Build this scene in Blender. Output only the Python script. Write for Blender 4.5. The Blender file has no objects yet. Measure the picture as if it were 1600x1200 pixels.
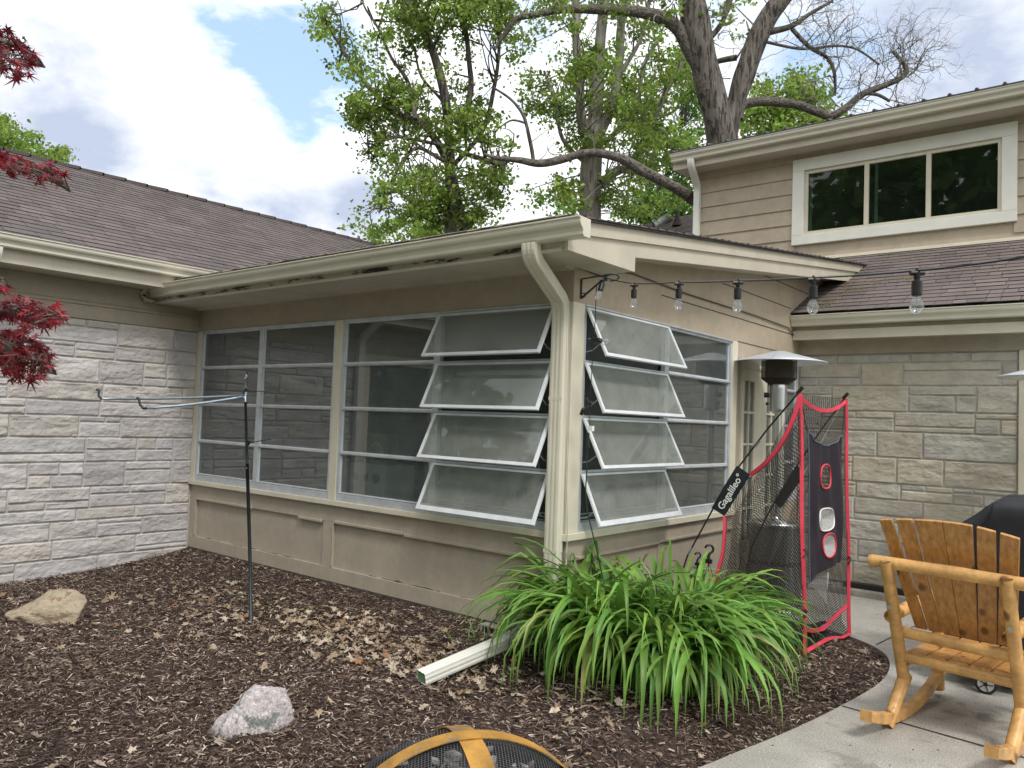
import bpy, math, random
import numpy as np
from mathutils import Vector, Matrix, noise
random.seed(7); rng = np.random.default_rng(7)
sc = bpy.context.scene
COL = sc.collection
# ------------------------------------------------------------------ camera
CR = Vector((0.77480092, 0.6310838, 0.03764007)); CU = Vector((4.96348178e-04, -0.0601449391, 0.998189531))
CF = Vector((-0.6322051, 0.77337948, 0.04691359)); CC = Vector((3.0331385, -4.32535244, 1.4)); FPX = 1242.0
def P(px, py, d):
    return CC + (CF + CR*((px-800)/FPX) - CU*((py-600)/FPX))*d
cd = bpy.data.cameras.new('camera'); cam = bpy.data.objects.new('camera', cd); COL.objects.link(cam)
cam.matrix_world = Matrix(((CR.x, CU.x, -CF.x, CC.x), (CR.y, CU.y, -CF.y, CC.y), (CR.z, CU.z, -CF.z, CC.z), (0, 0, 0, 1)))
cd.sensor_width = 36; cd.lens = 27.945; cd.clip_start = 0.05; cd.clip_end = 2000
sc.camera = cam
# ------------------------------------------------------------------ world, sun, exposure
SUN_EL, SUN_AZ = math.radians(52), math.radians(-28)      # azimuth measured from +x towards +y
w = bpy.data.worlds.new('World'); sc.world = w; w.use_nodes = True
nt = w.node_tree; N = nt.nodes; L = nt.links
for n in list(N): N.remove(n)
out = N.new('ShaderNodeOutputWorld'); bg = N.new('ShaderNodeBackground'); L.new(bg.outputs[0], out.inputs[0])
sky = N.new('ShaderNodeTexSky'); sky.sky_type = 'NISHITA'; sky.sun_disc = False
sky.sun_elevation = SUN_EL; sky.sun_rotation = math.radians(90) - SUN_AZ
sky.air_density = 1.0; sky.dust_density = 1.5
tc = N.new('ShaderNodeTexCoord')
def wmath(op, a, b=None, clamp=False):
    m = N.new('ShaderNodeMath'); m.operation = op; m.use_clamp = clamp
    for i, v in enumerate((a, b)):
        if v is None: continue
        if isinstance(v, (int, float)): m.inputs[i].default_value = v
        else: L.new(v, m.inputs[i])
    return m.outputs[0]
def wnoise(scale, detail, rough=.55, off=(0, 0, 0), zs=2.0):
    mp = N.new('ShaderNodeMapping'); mp.inputs['Location'].default_value = off; mp.inputs['Scale'].default_value = (1, 1, zs)
    L.new(tc.outputs['Generated'], mp.inputs[0])
    n = N.new('ShaderNodeTexNoise'); n.inputs['Scale'].default_value = scale; n.inputs['Detail'].default_value = detail
    n.inputs['Roughness'].default_value = rough; n.inputs['Distortion'].default_value = .25
    L.new(mp.outputs[0], n.inputs['Vector']); return n.outputs[0]
def wblob(px, py, rad, s=1.0):      # soft patch of sky round a direction (1 at centre, 0 beyond rad degrees)
    d = (P(px, py, 1) - CC).normalized()
    v = N.new('ShaderNodeVectorMath'); v.operation = 'DISTANCE'; nn = N.new('ShaderNodeVectorMath'); nn.operation = 'NORMALIZE'
    L.new(tc.outputs['Generated'], nn.inputs[0]); L.new(nn.outputs[0], v.inputs[0]); v.inputs[1].default_value = d
    a = wmath('DIVIDE', v.outputs['Value'], math.radians(rad)); a = wmath('SUBTRACT', 1.0, a, True)
    return wmath('MULTIPLY', a, s)
def wsum(l):
    r = l[0]
    for x in l[1:]: r = wmath('ADD', r, x)
    return r
nz = wnoise(4.2, 9, .58, (3.1, 1.7, .4)); nz2 = wnoise(2.4, 8, .55, (7.2, 2.1, 5.0))
nzf = wnoise(9, 8, .6, (1, 4, 2))
nb_ = wnoise(8.5, 10, .62, (3.1, 1.7, .4)); 
blue = wsum([wblob(400, 85, 5.0, .95), wblob(500, 128, 5.0, .95), wblob(330, 40, 3, .35), wblob(275, 238, 2.6, .75), wblob(370, 238, 2.6, .5), wblob(470, 235, 3, .4), wblob(560, 60, 4, .4), wblob(1290, 130, 7, .40), wblob(1100, -700, 40, .8)])
blue = wmath('ADD', blue, wmath('MULTIPLY', wmath('SUBTRACT', nb_, .5), 2.1))
blue = wmath('MULTIPLY', wmath('SUBTRACT', blue, .34), 2.0, True)
grey = wsum([wblob(20, 60, 8, .35), wblob(130, 20, 6, .3), wblob(80, 190, 6.5, .65), wblob(180, 250, 4.5, .7), wblob(40, 290, 6, .5), wblob(330, 300, 3.5, .8), wblob(430, 325, 3.5, .8), wblob(545, 335, 4.5, 1.0), wblob(575, 290, 3, .5), wblob(1560, 110, 12, .8), wblob(1400, 50, 10, .55), wblob(1220, 60, 8, .45), wblob(700, 340, 7, .5)])
grey = wmath('ADD', grey, wmath('MULTIPLY', wmath('SUBTRACT', nz2, .5), 1.0))
grey = wmath('ADD', grey, wmath('MULTIPLY', wmath('SUBTRACT', nb_, .5), -1.6))
grey = wmath('ADD', grey, wmath('MULTIPLY', wmath('SUBTRACT', nzf, .5), 1.0))
grey = wmath('MULTIPLY', wmath('SUBTRACT', grey, .03), .90, True)
mixc = N.new('ShaderNodeMix'); mixc.data_type = 'RGBA'
mixc.inputs['A'].default_value = (1.0, 1.01, 1.02, 1); mixc.inputs['B'].default_value = (.42, .475, .60, 1)
L.new(grey, mixc.inputs['Factor'])
skys = N.new('ShaderNodeVectorMath'); skys.operation = 'SCALE'; skys.inputs['Scale'].default_value = 0.145
L.new(sky.outputs[0], skys.inputs[0])
pale = N.new('ShaderNodeMix'); pale.data_type = 'RGBA'; pale.inputs['Factor'].default_value = .42
L.new(skys.outputs[0], pale.inputs['A']); pale.inputs['B'].default_value = (.62, .84, 1.1, 1)
mix2 = N.new('ShaderNodeMix'); mix2.data_type = 'RGBA'
L.new(blue, mix2.inputs['Factor']); L.new(mixc.outputs['Result'], mix2.inputs['A']); L.new(pale.outputs['Result'], mix2.inputs['B'])
L.new(mix2.outputs['Result'], bg.inputs['Color']); bg.inputs['Strength'].default_value = 0.98
sd = bpy.data.lights.new('sun', 'SUN'); sd.energy = 1.5; sd.angle = math.radians(14); sd.color = (1, .96, .9)
sun = bpy.data.objects.new('sun', sd); COL.objects.link(sun)
sv = Vector((math.cos(SUN_EL)*math.cos(SUN_AZ), math.cos(SUN_EL)*math.sin(SUN_AZ), math.sin(SUN_EL)))
sun.rotation_euler = sv.to_track_quat('Z', 'Y').to_euler()
sc.view_settings.view_transform = 'Standard'; sc.view_settings.look = 'None'
sc.view_settings.exposure = 0.54; sc.view_settings.gamma = 1.0
sc.cycles.max_bounces = 8; sc.cycles.transparent_max_bounces = 24; sc.cycles.sample_clamp_indirect = 6
sc.cycles.use_denoising = True
# ------------------------------------------------------------------ materials
MATS = {}
def mat(name, col, rough=.6, var=.12, scale=6, bump=0, bscale=40, metal=0, spec=.5, col2=None, attr=False, trans=0, stretch=None, detail=6, dirt=None):
    """principled material: noise-mottled colour, optional vertex-colour tint, bump"""
    if name in MATS: return MATS[name]
    m = bpy.data.materials.new(name); m.use_nodes = True; MATS[name] = m
    T = m.node_tree; n = T.nodes; l = T.links; b = n['Principled BSDF']
    b.inputs['Roughness'].default_value = rough; b.inputs['Metallic'].default_value = metal
    b.inputs['Specular IOR Level'].default_value = spec
    t = n.new('ShaderNodeTexCoord'); mp = n.new('ShaderNodeMapping'); l.new(t.outputs['Object'], mp.inputs[0])
    if stretch: mp.inputs['Scale'].default_value = stretch
    nn = n.new('ShaderNodeTexNoise'); nn.inputs['Scale'].default_value = scale; nn.inputs['Detail'].default_value = detail; nn.inputs['Roughness'].default_value = .6
    l.new(mp.outputs[0], nn.inputs['Vector'])
    rmp = n.new('ShaderNodeValToRGB'); l.new(nn.outputs[0], rmp.inputs[0])
    c = Vector(col[:3]); d = Vector(col2[:3]) if col2 else c*(1-var*1.6)
    e = c if col2 else c*(1+var)
    rmp.color_ramp.elements[0].position = .3; rmp.color_ramp.elements[0].color = (*d, 1)
    rmp.color_ramp.elements[1].position = .7; rmp.color_ramp.elements[1].color = (*e, 1)
    src = rmp.outputs[0]
    if attr:
        a = n.new('ShaderNodeAttribute'); a.attribute_name = 'tint'
        mx = n.new('ShaderNodeMix'); mx.data_type = 'RGBA'; mx.blend_type = 'MULTIPLY'; mx.inputs['Factor'].default_value = 1
        l.new(src, mx.inputs['A']); l.new(a.outputs['Color'], mx.inputs['B']); src = mx.outputs['Result']
    if dirt:            # (colour, scale, threshold)
        nd = n.new('ShaderNodeTexNoise'); nd.inputs['Scale'].default_value = dirt[1]; nd.inputs['Detail'].default_value = 8; nd.inputs['Roughness'].default_value = .7
        l.new(mp.outputs[0], nd.inputs['Vector'])
        r2 = n.new('ShaderNodeMapRange'); r2.inputs['From Min'].default_value = dirt[2]; r2.inputs['From Max'].default_value = dirt[2]+.06
        l.new(nd.outputs[0], r2.inputs[0])
        mx = n.new('ShaderNodeMix'); mx.data_type = 'RGBA'; l.new(r2.outputs[0], mx.inputs['Factor'])
        l.new(src, mx.inputs['A']); mx.inputs['B'].default_value = (*dirt[0], 1); src = mx.outputs['Result']
    l.new(src, b.inputs['Base Color'])
    if bump:
        bn = n.new('ShaderNodeTexNoise'); bn.inputs['Scale'].default_value = bscale; bn.inputs['Detail'].default_value = 8
        l.new(mp.outputs[0], bn.inputs['Vector'])
        bu = n.new('ShaderNodeBump'); bu.inputs['Strength'].default_value = 1; bu.inputs['Distance'].default_value = bump
        l.new(bn.outputs[0], bu.inputs['Height']); l.new(bu.outputs[0], b.inputs['Normal'])
    if trans:
        tr = n.new('ShaderNodeBsdfTranslucent'); l.new(src, tr.inputs[0]); ms = n.new('ShaderNodeMixShader'); ms.inputs[0].default_value = trans
        l.new(b.outputs[0], ms.inputs[1]); l.new(tr.outputs[0], ms.inputs[2]); l.new(ms.outputs[0], n['Material Output'].inputs[0])
    return m
def glass_mat(name, tint, grime_sheen, gcol, refl=1.0, film=True):
    m = bpy.data.materials.new(name); m.use_nodes = True; T = m.node_tree; n = T.nodes; l = T.links; n.remove(n['Principled BSDF'])
    tr = n.new('ShaderNodeBsdfTransparent'); tr.inputs[0].default_value = (*tint, 1)
    gl = n.new('ShaderNodeBsdfGlossy'); gl.inputs['Roughness'].default_value = .015; gl.inputs[0].default_value = (1, 1, 1, 1)
    fr = n.new('ShaderNodeFresnel'); fr.inputs[0].default_value = 1.55
    mu = n.new('ShaderNodeMath'); mu.operation = 'MULTIPLY'; mu.use_clamp = True; mu.inputs[1].default_value = 1.9*refl; l.new(fr.outputs[0], mu.inputs[0])
    ge = n.new('ShaderNodeNewGeometry'); fb = n.new('ShaderNodeMath'); fb.operation = 'SUBTRACT'; fb.inputs[0].default_value = 1; l.new(ge.outputs['Backfacing'], fb.inputs[1])
    m2 = n.new('ShaderNodeMath'); m2.operation = 'MULTIPLY'; l.new(mu.outputs[0], m2.inputs[0]); l.new(fb.outputs[0], m2.inputs[1]); mu = m2   # the inner face adds no second mirror
    s1 = n.new('ShaderNodeMixShader'); l.new(mu.outputs[0], s1.inputs[0]); l.new(tr.outputs[0], s1.inputs[1]); l.new(gl.outputs[0], s1.inputs[2])
    di = n.new('ShaderNodeBsdfDiffuse'); di.inputs[0].default_value = (*gcol, 1)  # pale film: dirt on the panes, painted highlights on the bulbs
    t = n.new('ShaderNodeTexCoord'); nn = n.new('ShaderNodeTexNoise'); nn.inputs['Scale'].default_value = 5; nn.inputs['Detail'].default_value = 9; nn.inputs['Roughness'].default_value = .7
    l.new(t.outputs['Object'], nn.inputs['Vector'])
    mr = n.new('ShaderNodeMapRange'); mr.inputs['From Min'].default_value = .3; mr.inputs['From Max'].default_value = .8; mr.inputs['To Min'].default_value = grime_sheen*.65; mr.inputs['To Max'].default_value = grime_sheen*1.4
    l.new(nn.outputs[0], mr.inputs[0])
    s2 = n.new('ShaderNodeMixShader'); l.new(mr.outputs[0], s2.inputs[0]); l.new(s1.outputs[0], s2.inputs[1]); l.new(di.outputs[0], s2.inputs[2])
    l.new(s2.outputs[0], n['Material Output'].inputs[0]); return m
def net_mat(name, col, cell, lw, horiz='xyz'):
    """knotted netting: diamond grid of threads, holes are open"""
    m = bpy.data.materials.new(name); m.use_nodes = True; T = m.node_tree; n = T.nodes; l = T.links; b = n['Principled BSDF']
    b.inputs['Base Color'].default_value = (*col, 1); b.inputs['Roughness'].default_value = .8
    uv = n.new('ShaderNodeUVMap'); sp = n.new('ShaderNodeSeparateXYZ'); l.new(uv.outputs[0], sp.inputs[0])
    def M(op, a, bb=None):
        k = n.new('ShaderNodeMath'); k.operation = op
        for i, v in enumerate((a, bb)):
            if v is None: continue
            if isinstance(v, (int, float)): k.inputs[i].default_value = v
            else: l.new(v, k.inputs[i])
        return k.outputs[0]
    a = M('ADD', sp.outputs[0], sp.outputs[1]); c = M('SUBTRACT', sp.outputs[0], sp.outputs[1])
    fa = M('ABSOLUTE', M('SUBTRACT', M('FRACT', M('DIVIDE', a, cell)), .5)); fc = M('ABSOLUTE', M('SUBTRACT', M('FRACT', M('DIVIDE', c, cell)), .5))
    g = M('LESS_THAN', M('MINIMUM', fa, fc), lw/cell/2)
    tr = n.new('ShaderNodeBsdfTransparent'); ms = n.new('ShaderNodeMixShader'); l.new(g, ms.inputs[0]); l.new(tr.outputs[0], ms.inputs[1]); l.new(b.outputs[0], ms.inputs[2])
    l.new(ms.outputs[0], n['Material Output'].inputs[0]); return m
def grit(m, scale, amt):
    n = m.node_tree.nodes; l = m.node_tree.links; b = n['Principled BSDF']; src = b.inputs['Base Color'].links[0].from_socket
    t = n.new('ShaderNodeTexCoord'); v = n.new('ShaderNodeTexNoise'); v.inputs['Scale'].default_value = scale*.25; v.inputs['Detail'].default_value = 6; v.inputs['Roughness'].default_value = .8; l.new(t.outputs['Object'], v.inputs['Vector'])
    r = n.new('ShaderNodeMapRange'); r.inputs['From Min'].default_value = .3; r.inputs['From Max'].default_value = .7; r.inputs['To Min'].default_value = 1-amt*2.4; r.inputs['To Max'].default_value = 1+amt*1.6
    l.new(v.outputs[0], r.inputs[0]); mx = n.new('ShaderNodeVectorMath'); mx.operation = 'SCALE'; l.new(src, mx.inputs[0]); l.new(r.outputs[0], mx.inputs['Scale']); l.new(mx.outputs[0], b.inputs['Base Color'])
def knots(m):
    n = m.node_tree.nodes; l = m.node_tree.links; b = n['Principled BSDF']; src = b.inputs['Base Color'].links[0].from_socket
    t = n.new('ShaderNodeTexCoord'); mp = n.new('ShaderNodeMapping'); mp.inputs['Scale'].default_value = (1, 1, .62); l.new(t.outputs['Object'], mp.inputs[0])
    v = n.new('ShaderNodeTexVoronoi'); v.inputs['Scale'].default_value = 7.5; l.new(mp.outputs[0], v.inputs['Vector'])
    r = n.new('ShaderNodeMapRange'); r.inputs['From Min'].default_value = .10; r.inputs['From Max'].default_value = .19; r.inputs['To Min'].default_value = .85; r.inputs['To Max'].default_value = 0
    l.new(v.outputs['Distance'], r.inputs[0]); mx = n.new('ShaderNodeMix'); mx.data_type = 'RGBA'; l.new(r.outputs[0], mx.inputs['Factor']); l.new(src, mx.inputs['A'])
    mx.inputs['B'].default_value = (.13, .045, .012, 1); l.new(mx.outputs['Result'], b.inputs['Base Color'])
M_wall = mat('taupe_paint', (.405, .350, .275), .6, .07, 3, .0012, 90, stretch=(1, 1, 1), dirt=((.19, .15, .11), 5, .75))
M_panel = mat('taupe_board_paint', (.430, .378, .305), .55, .06, 4, .0015, 60, stretch=(1, 1, .3), dirt=((.25, .20, .15), 7, .70))
M_side = mat('siding_paint', (.445, .375, .285), .6, .06, 4, .001, 90)
grit(M_panel, 40, .05); grit(M_wall, 40, .05); grit(M_side, 40, .05)
M_cream = mat('cream_paint', (.66, .62, .50), .5, .05, 5, .0008, 60, dirt=((.33, .29, .22), 11, .78))
M_trim = mat('putty_trim_paint', (.56, .515, .42), .55, .06, 5, .0008, 60, dirt=((.25, .21, .16), 9, .76))
M_gutter = mat('cream_gutter_metal', (.66, .63, .52), .32, .05, 3, 0, 40, dirt=((.42, .38, .30), 6, .72))
M_soffit = mat('soffit_paint', (.53, .49, .41), .6, .08, 3, .0008, 60, dirt=((.22, .18, .14), 8, .74))
M_peel = mat('peeling_fascia', (.50, .46, .38), .7, .1, 8, .003, 60, dirt=((.035, .028, .025), 9, .50), stretch=(.45, 1, 2.5))
M_winwhite = mat('upstairs_window_white', (.78, .78, .72), .45, .04, 5)
M_alu = mat('weathered_aluminium', (.56, .60, .64), .42, .10, 9, .0004, 120, metal=.35)
M_alud = mat('dull_aluminium', (.33, .36, .38), .45, .12, 9, 0, 120, metal=.4)
M_sash = mat('bare_sash_aluminium', (.76, .79, .83), .38, .07, 9, .0003, 120, metal=.2)
M_glass = glass_mat('window_glass', (.62, .70, .70), .16, (.36, .39, .38), 1.0)
M_glassopen = glass_mat('dusty_sash_glass', (.82, .86, .84), .235, (.50, .52, .49), 1.5)
M_glassdark = glass_mat('upstairs_glass', (.45, .52, .49), .012, (.3, .3, .3), .75)
M_stoneL = mat('limestone_grey', (.555, .535, .53), .85, .10, 7, .0035, 55, attr=True, spec=.2)
M_stoneR = mat('limestone_tan', (.50, .475, .42), .85, .12, 7, .0035, 55, attr=True, spec=.2)
M_mortar = mat('mortar', (.50, .48, .45), .9, .1, 20, .002, 80, spec=.1)
M_found = mat('foundation_concrete', (.33, .31, .27), .9, .2, 8, .003, 40, dirt=((.10, .09, .075), 5, .6))
M_shL = mat('shingles_brown', (.150, .130, .128), .95, .08, 3, .0025, 220, attr=True, spec=.15)
M_shR = mat('shingles_grey_brown', (.168, .143, .136), .95, .1, 3, .0025, 220, attr=True, spec=.15)
M_dark = mat('roof_edge_dark', (.045, .04, .038), .9, .3, 12, .003, 60)
M_ribbed = mat('ribbed_metal_roof', (.05, .052, .055), .5, .1, 6)
M_conc = mat('concrete', (.45, .43, .39), .88, .16, 2.2, .0022, 260, spec=.25, detail=14, dirt=((.30, .285, .25), 1.7, .56))
grit(M_conc, 420, .30)
M_mulch = mat('mulch_soil', (.060, .042, .036), .95, .5, 25, .012, 60, spec=.1)
M_chip = mat('bark_mulch', (1, 1, 1), .9, .15, 60, 0, 60, attr=True, spec=.15)
M_leafl = mat('dead_leaf', (1, 1, 1), .8, .25, 40, 0, 60, attr=True, spec=.2, trans=.15)
M_grass = mat('lawn_grass', (.07, .12, .03), .9, .4, 9, .03, 80, spec=.1)
M_rocktan = mat('tan_boulder', (.47, .39, .29), .8, .25, 9, .012, 24, spec=.2, dirt=((.27, .20, .13), 9, .52), stretch=(1, 1, 2.2), detail=10)
grit(M_rocktan, 300, .12)
M_rockgrey = mat('grey_pink_granite', (.57, .52, .525), .75, .2, 30, .014, 22, spec=.3, dirt=((.19, .205, .19), 13, .535), detail=12)
grit(M_rockgrey, 320, .26)
M_daylily = mat('daylily_blade', (.185, .37, .075), .42, .25, 3, .0, 60, attr=True, spec=.5, trans=.32)
M_bark = mat('grey_brown_bark', (.185, .165, .145), .95, .3, 10, .06, 16, spec=.1, stretch=(1, 1, .16), dirt=((.055, .047, .042), 15, .50))
M_barkI = mat('branch_bark', (.19, .17, .15), .95, .3, 12, .05, 30, spec=.1, dirt=((.06, .052, .046), 22, .54))
M_barkL = mat('pale_bark', (.28, .26, .235), .95, .3, 10, .04, 18, spec=.1, stretch=(1, 1, .18), dirt=((.10, .085, .075), 18, .56))
M_leafA = mat('spring_leaf', (.30, .43, .10), .55, .2, .8, 0, 60, attr=True, spec=.3, trans=.5)
M_leafB = mat('mid_green_leaf', (.20, .35, .09), .55, .2, .8, 0, 60, attr=True, spec=.3, trans=.45)
M_red = mat('maple_leaf_red', (.30, .035, .045), .45, .3, 6, 0, 60, attr=True, spec=.4, trans=.35)
M_pine = mat('varnished_pine', (.60, .32, .105), .34, .25, 45, .0006, 60, stretch=(1, 1, .03), col2=(.33, .145, .035), detail=5)
M_log = mat('varnished_log', (.66, .37, .13), .34, .25, 9, .0015, 30, dirt=((.26, .12, .04), 7, .64), detail=10)
knots(M_pine); knots(M_log); grit(M_log, 200, .07)
M_steel = mat('stainless_steel', (.62, .62, .62), .28, .08, 3, 0, 40, metal=.9, stretch=(1, 1, .2))
M_hood = mat('heater_reflector_aluminium', (.74, .78, .84), .38, .05, 3, 0, 40, metal=.45)
M_burner = mat('heater_burner_dark', (.035, .028, .022), .5, .3, 20, 0, 40, metal=.5)
M_black = mat('black_plastic', (.012, .012, .013), .4, .2, 10)
M_blkcloth = mat('black_cloth', (.012, .016, .022), .75, .3, 8, .0008, 200)
M_target = mat('charcoal_target_cloth', (.020, .015, .026), .5, .15, 5)
M_redtape = mat('red_binding', (.75, .055, .10), .6, .12, 8, .0006, 200)
M_hem = mat('slate_blue_hem', (.10, .13, .20), .7, .12, 8)
M_cover = mat('black_grill_cover', (.018, .021, .027), .42, .25, 3, .0008, 300, spec=.4)
M_iron = mat('green_black_iron', (.022, .032, .035), .45, .3, 15, .0006, 80)
M_galv = mat('galvanised_rod', (.30, .37, .43), .35, .15, 15, 0, 80, metal=.5)
M_rust = mat('heat_rusted_steel', (.47, .25, .05), .6, .25, 10, .0008, 90, metal=.3, dirt=((.17, .15, .16), 3.0, .56))
M_darksteel = mat('sooty_steel', (.06, .055, .055), .55, .3, 15, 0, 60, metal=.6)
M_cable = mat('black_cable', (.01, .01, .01), .5, .1, 10)
M_gcable = mat('green_cable', (.008, .03, .018), .45, .1, 10)
M_wcable = mat('painted_cable', (.55, .51, .42), .5, .1, 10)
M_ext = mat('white_downspout', (.80, .80, .74), .4, .05, 5, 0, 60, dirt=((.45, .43, .36), 7, .74))
M_greenin = mat('green_lining', (.16, .30, .17), .6, .1, 10)
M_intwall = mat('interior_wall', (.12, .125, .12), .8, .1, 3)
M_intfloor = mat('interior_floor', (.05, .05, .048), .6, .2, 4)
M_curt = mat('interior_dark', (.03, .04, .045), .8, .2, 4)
M_white = mat('old_white_paint', (.72, .72, .68), .5, .05, 6)
M_ply = mat('plywood', (.42, .33, .2), .6, .15, 5)
M_blueplastic = mat('blue_plastic', (.03, .13, .30), .4, .1, 5)
M_rubber = mat('tyre_rubber', (.02, .02, .02), .7, .1, 5)
M_netblack = net_mat('black_netting', (.030, .027, .025), .021, .0052)
M_netfine = net_mat('fine_black_netting', (.012, .012, .014), .014, .0042)
M_netwhite = net_mat('white_netting', (.75, .75, .76), .012, .0035)
M_wiremesh = net_mat('spark_screen_wire', (.09, .09, .095), .0135, .0020)
M_burnmesh = net_mat('burner_wire_guard', (.08, .06, .045), .010, .0042)
M_screen = bpy.data.materials.new('insect_screen'); M_screen.use_nodes = True; _n = M_screen.node_tree; _b = _n.nodes['Principled BSDF']; _b.inputs['Base Color'].default_value = (.085, .085, .092, 1); _b.inputs['Roughness'].default_value = .8
_t = _n.nodes.new('ShaderNodeBsdfTransparent'); _m = _n.nodes.new('ShaderNodeMixShader'); _m.inputs[0].default_value = .48; _n.links.new(_t.outputs[0], _m.inputs[1]); _n.links.new(_b.outputs[0], _m.inputs[2]); _n.links.new(_m.outputs[0], _n.nodes['Material Output'].inputs[0])
M_bulb = glass_mat('clear_bulb_glass', (.90, .91, .93), .12, (.8, .8, .8), 2.2)  # whitish film puts the bulb highlights into the glass colour
M_txt = mat('white_print', (.8, .8, .8), .6, .02, 5)
# ------------------------------------------------------------------ mesh helpers
class MB:
    def __init__(s): s.v = []; s.f = []; s.t = []; s.uv = []
    def add(s, vs, fs, tint=None, uv=None):
        b = len(s.v); s.v += [tuple(x) for x in vs]; s.f += [tuple(i+b for i in q) for q in fs]
        s.t += [tint or (1, 1, 1)]*len(vs); s.uv += (uv or [(0, 0)]*len(vs)); return s
    def box(s, a, b, tint=None):
        x0, x1 = sorted((a[0], b[0])); y0, y1 = sorted((a[1], b[1])); z0, z1 = sorted((a[2], b[2]))
        return s.add([(x0, y0, z0), (x1, y0, z0), (x1, y1, z0), (x0, y1, z0), (x0, y0, z1), (x1, y0, z1), (x1, y1, z1), (x0, y1, z1)],
                     [(3, 2, 1, 0), (4, 5, 6, 7), (0, 1, 5, 4), (1, 2, 6, 5), (2, 3, 7, 6), (3, 0, 4, 7)], tint)
    def obox(s, o, X, Y, Z, tint=None):      # oriented box, o corner
        o, X, Y, Z = map(Vector, (o, X, Y, Z))
        vs = [o, o+X, o+X+Y, o+Y, o+Z, o+X+Z, o+X+Y+Z, o+Y+Z]
        return s.add(vs, [(3, 2, 1, 0), (4, 5, 6, 7), (0, 1, 5, 4), (1, 2, 6, 5), (2, 3, 7, 6), (3, 0, 4, 7)], tint)
    def tube(s, pts, r, seg=8, tint=None, caps=True):
        pts = [Vector(p) for p in pts]; n = len(pts)
        if isinstance(r, (int, float)): r = [r]*n
        vs = []; up = None
        for i, p in enumerate(pts):
            t = (pts[min(i+1, n-1)] - pts[max(i-1, 0)])
            if t.length < 1e-9: t = Vector((0, 0, 1))
            t.normalize()
            if up is None:
                up = Vector((0, 0, 1)) if abs(t.z) < .9 else Vector((1, 0, 0))
            a = t.cross(up)
            if a.length < 1e-6: a = t.cross(Vector((0, 1, 0)))
            a.normalize(); b2 = a.cross(t).normalized(); up = b2
            for k in range(seg):
                an = 2*math.pi*k/seg; vs.append(p + (a*math.cos(an) + b2*math.sin(an))*r[i])
        fs = [(i*seg+k, i*seg+(k+1) % seg, (i+1)*seg+(k+1) % seg, (i+1)*seg+k) for i in range(n-1) for k in range(seg)]
        if caps: fs += [tuple(range(seg)), tuple((n-1)*seg+k for k in reversed(range(seg)))]
        return s.add(vs, fs, tint)
    def lathe(s, prof, c=(0, 0, 0), seg=32, caps=False, uvs=False):
        vs = []; uv = []
        for r, z in prof:
            for k in range(seg+1 if uvs else seg):
                an = 2*math.pi*k/seg; vs.append((c[0]+r*math.cos(an), c[1]+r*math.sin(an), c[2]+z)); uv.append((an*max(p[0] for p in prof), z))
        m = seg+1 if uvs else seg
        fs = [(i*m+k, i*m+(k+1) % m, (i+1)*m+(k+1) % m, (i+1)*m+k) for i in range(len(prof)-1) for k in range(seg)]
        if caps and not uvs: fs += [tuple(range(seg)), tuple((len(prof)-1)*seg+k for k in reversed(range(seg)))]
        return s.add(vs, fs, None, uv)
    def prism(s, prof, o, A, B, D, tint=None):   # 2D profile in A,B, extruded by D
        o, A, B, D = map(Vector, (o, A, B, D)); n = len(prof)
        vs = [o+A*a+B*b for a, b in prof] + [o+A*a+B*b+D for a, b in prof]
        return s.add(vs, [tuple(range(n)), tuple(reversed(range(n, 2*n)))] + [(i, (i+1) % n, n+(i+1) % n, n+i) for i in range(n)], tint)
    def grid(s, fn, nu, nv, uvs=None, tint=None):
        vs = [fn(i/nu, j/nv) for j in range(nv+1) for i in range(nu+1)]
        uv = [(i/nu*uvs[0], j/nv*uvs[1]) for j in range(nv+1) for i in range(nu+1)] if uvs else None
        return s.add(vs, [(j*(nu+1)+i, j*(nu+1)+i+1, (j+1)*(nu+1)+i+1, (j+1)*(nu+1)+i) for j in range(nv) for i in range(nu)], tint, uv)
    def build(s, name, m, parent=None, smooth=False, bevel=0):
        me = bpy.data.meshes.new(name); me.from_pydata(s.v, [], s.f)
        if any(x != (1, 1, 1) for x in s.t[:: max(1, len(s.t)//500)]) or (m and m.name in ()):
            pass
        a = me.color_attributes.new('tint', 'FLOAT_COLOR', 'POINT')
        arr = np.ones((len(s.v), 4), dtype=np.float32); arr[:, :3] = np.array(s.t, dtype=np.float32).reshape(-1, 3)
        a.data.foreach_set('color', arr.ravel())
        if any(u != (0, 0) for u in s.uv):
            ul = me.uv_layers.new(name='UVMap'); li = np.zeros(len(me.loops), dtype=np.int32); me.loops.foreach_get('vertex_index', li)
            ul.data.foreach_set('uv', np.array(s.uv, dtype=np.float32)[li].ravel())
        me.materials.append(m)
        if smooth: me.polygons.foreach_set('use_smooth', [True]*len(me.polygons))
        me.update()
        o = bpy.data.objects.new(name, me); COL.objects.link(o)
        if parent: o.parent = parent; o.matrix_parent_inverse = Matrix.Translation(-WLOC.get(parent.name, Vector((0, 0, 0))))
        if bevel:
            b = o.modifiers.new('bevel', 'BEVEL'); b.width = bevel; b.segments = 2; b.limit_method = 'ANGLE'
        if smooth and bevel == 0 and False: pass
        return o
WLOC = {}
def tag(o, label=None, cat=None, group=None, kind=None):
    if label: o['label'] = label
    if cat: o['category'] = cat
    if group: o['group'] = group
    if kind: o['kind'] = kind
    return o
def thing(name, label, cat, loc=(0, 0, 0), group=None):
    o = bpy.data.objects.new(name, None); COL.objects.link(o); o.location = loc; o.empty_display_size = .1
    WLOC[o.name] = Vector(loc); return tag(o, label, cat, group)
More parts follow.
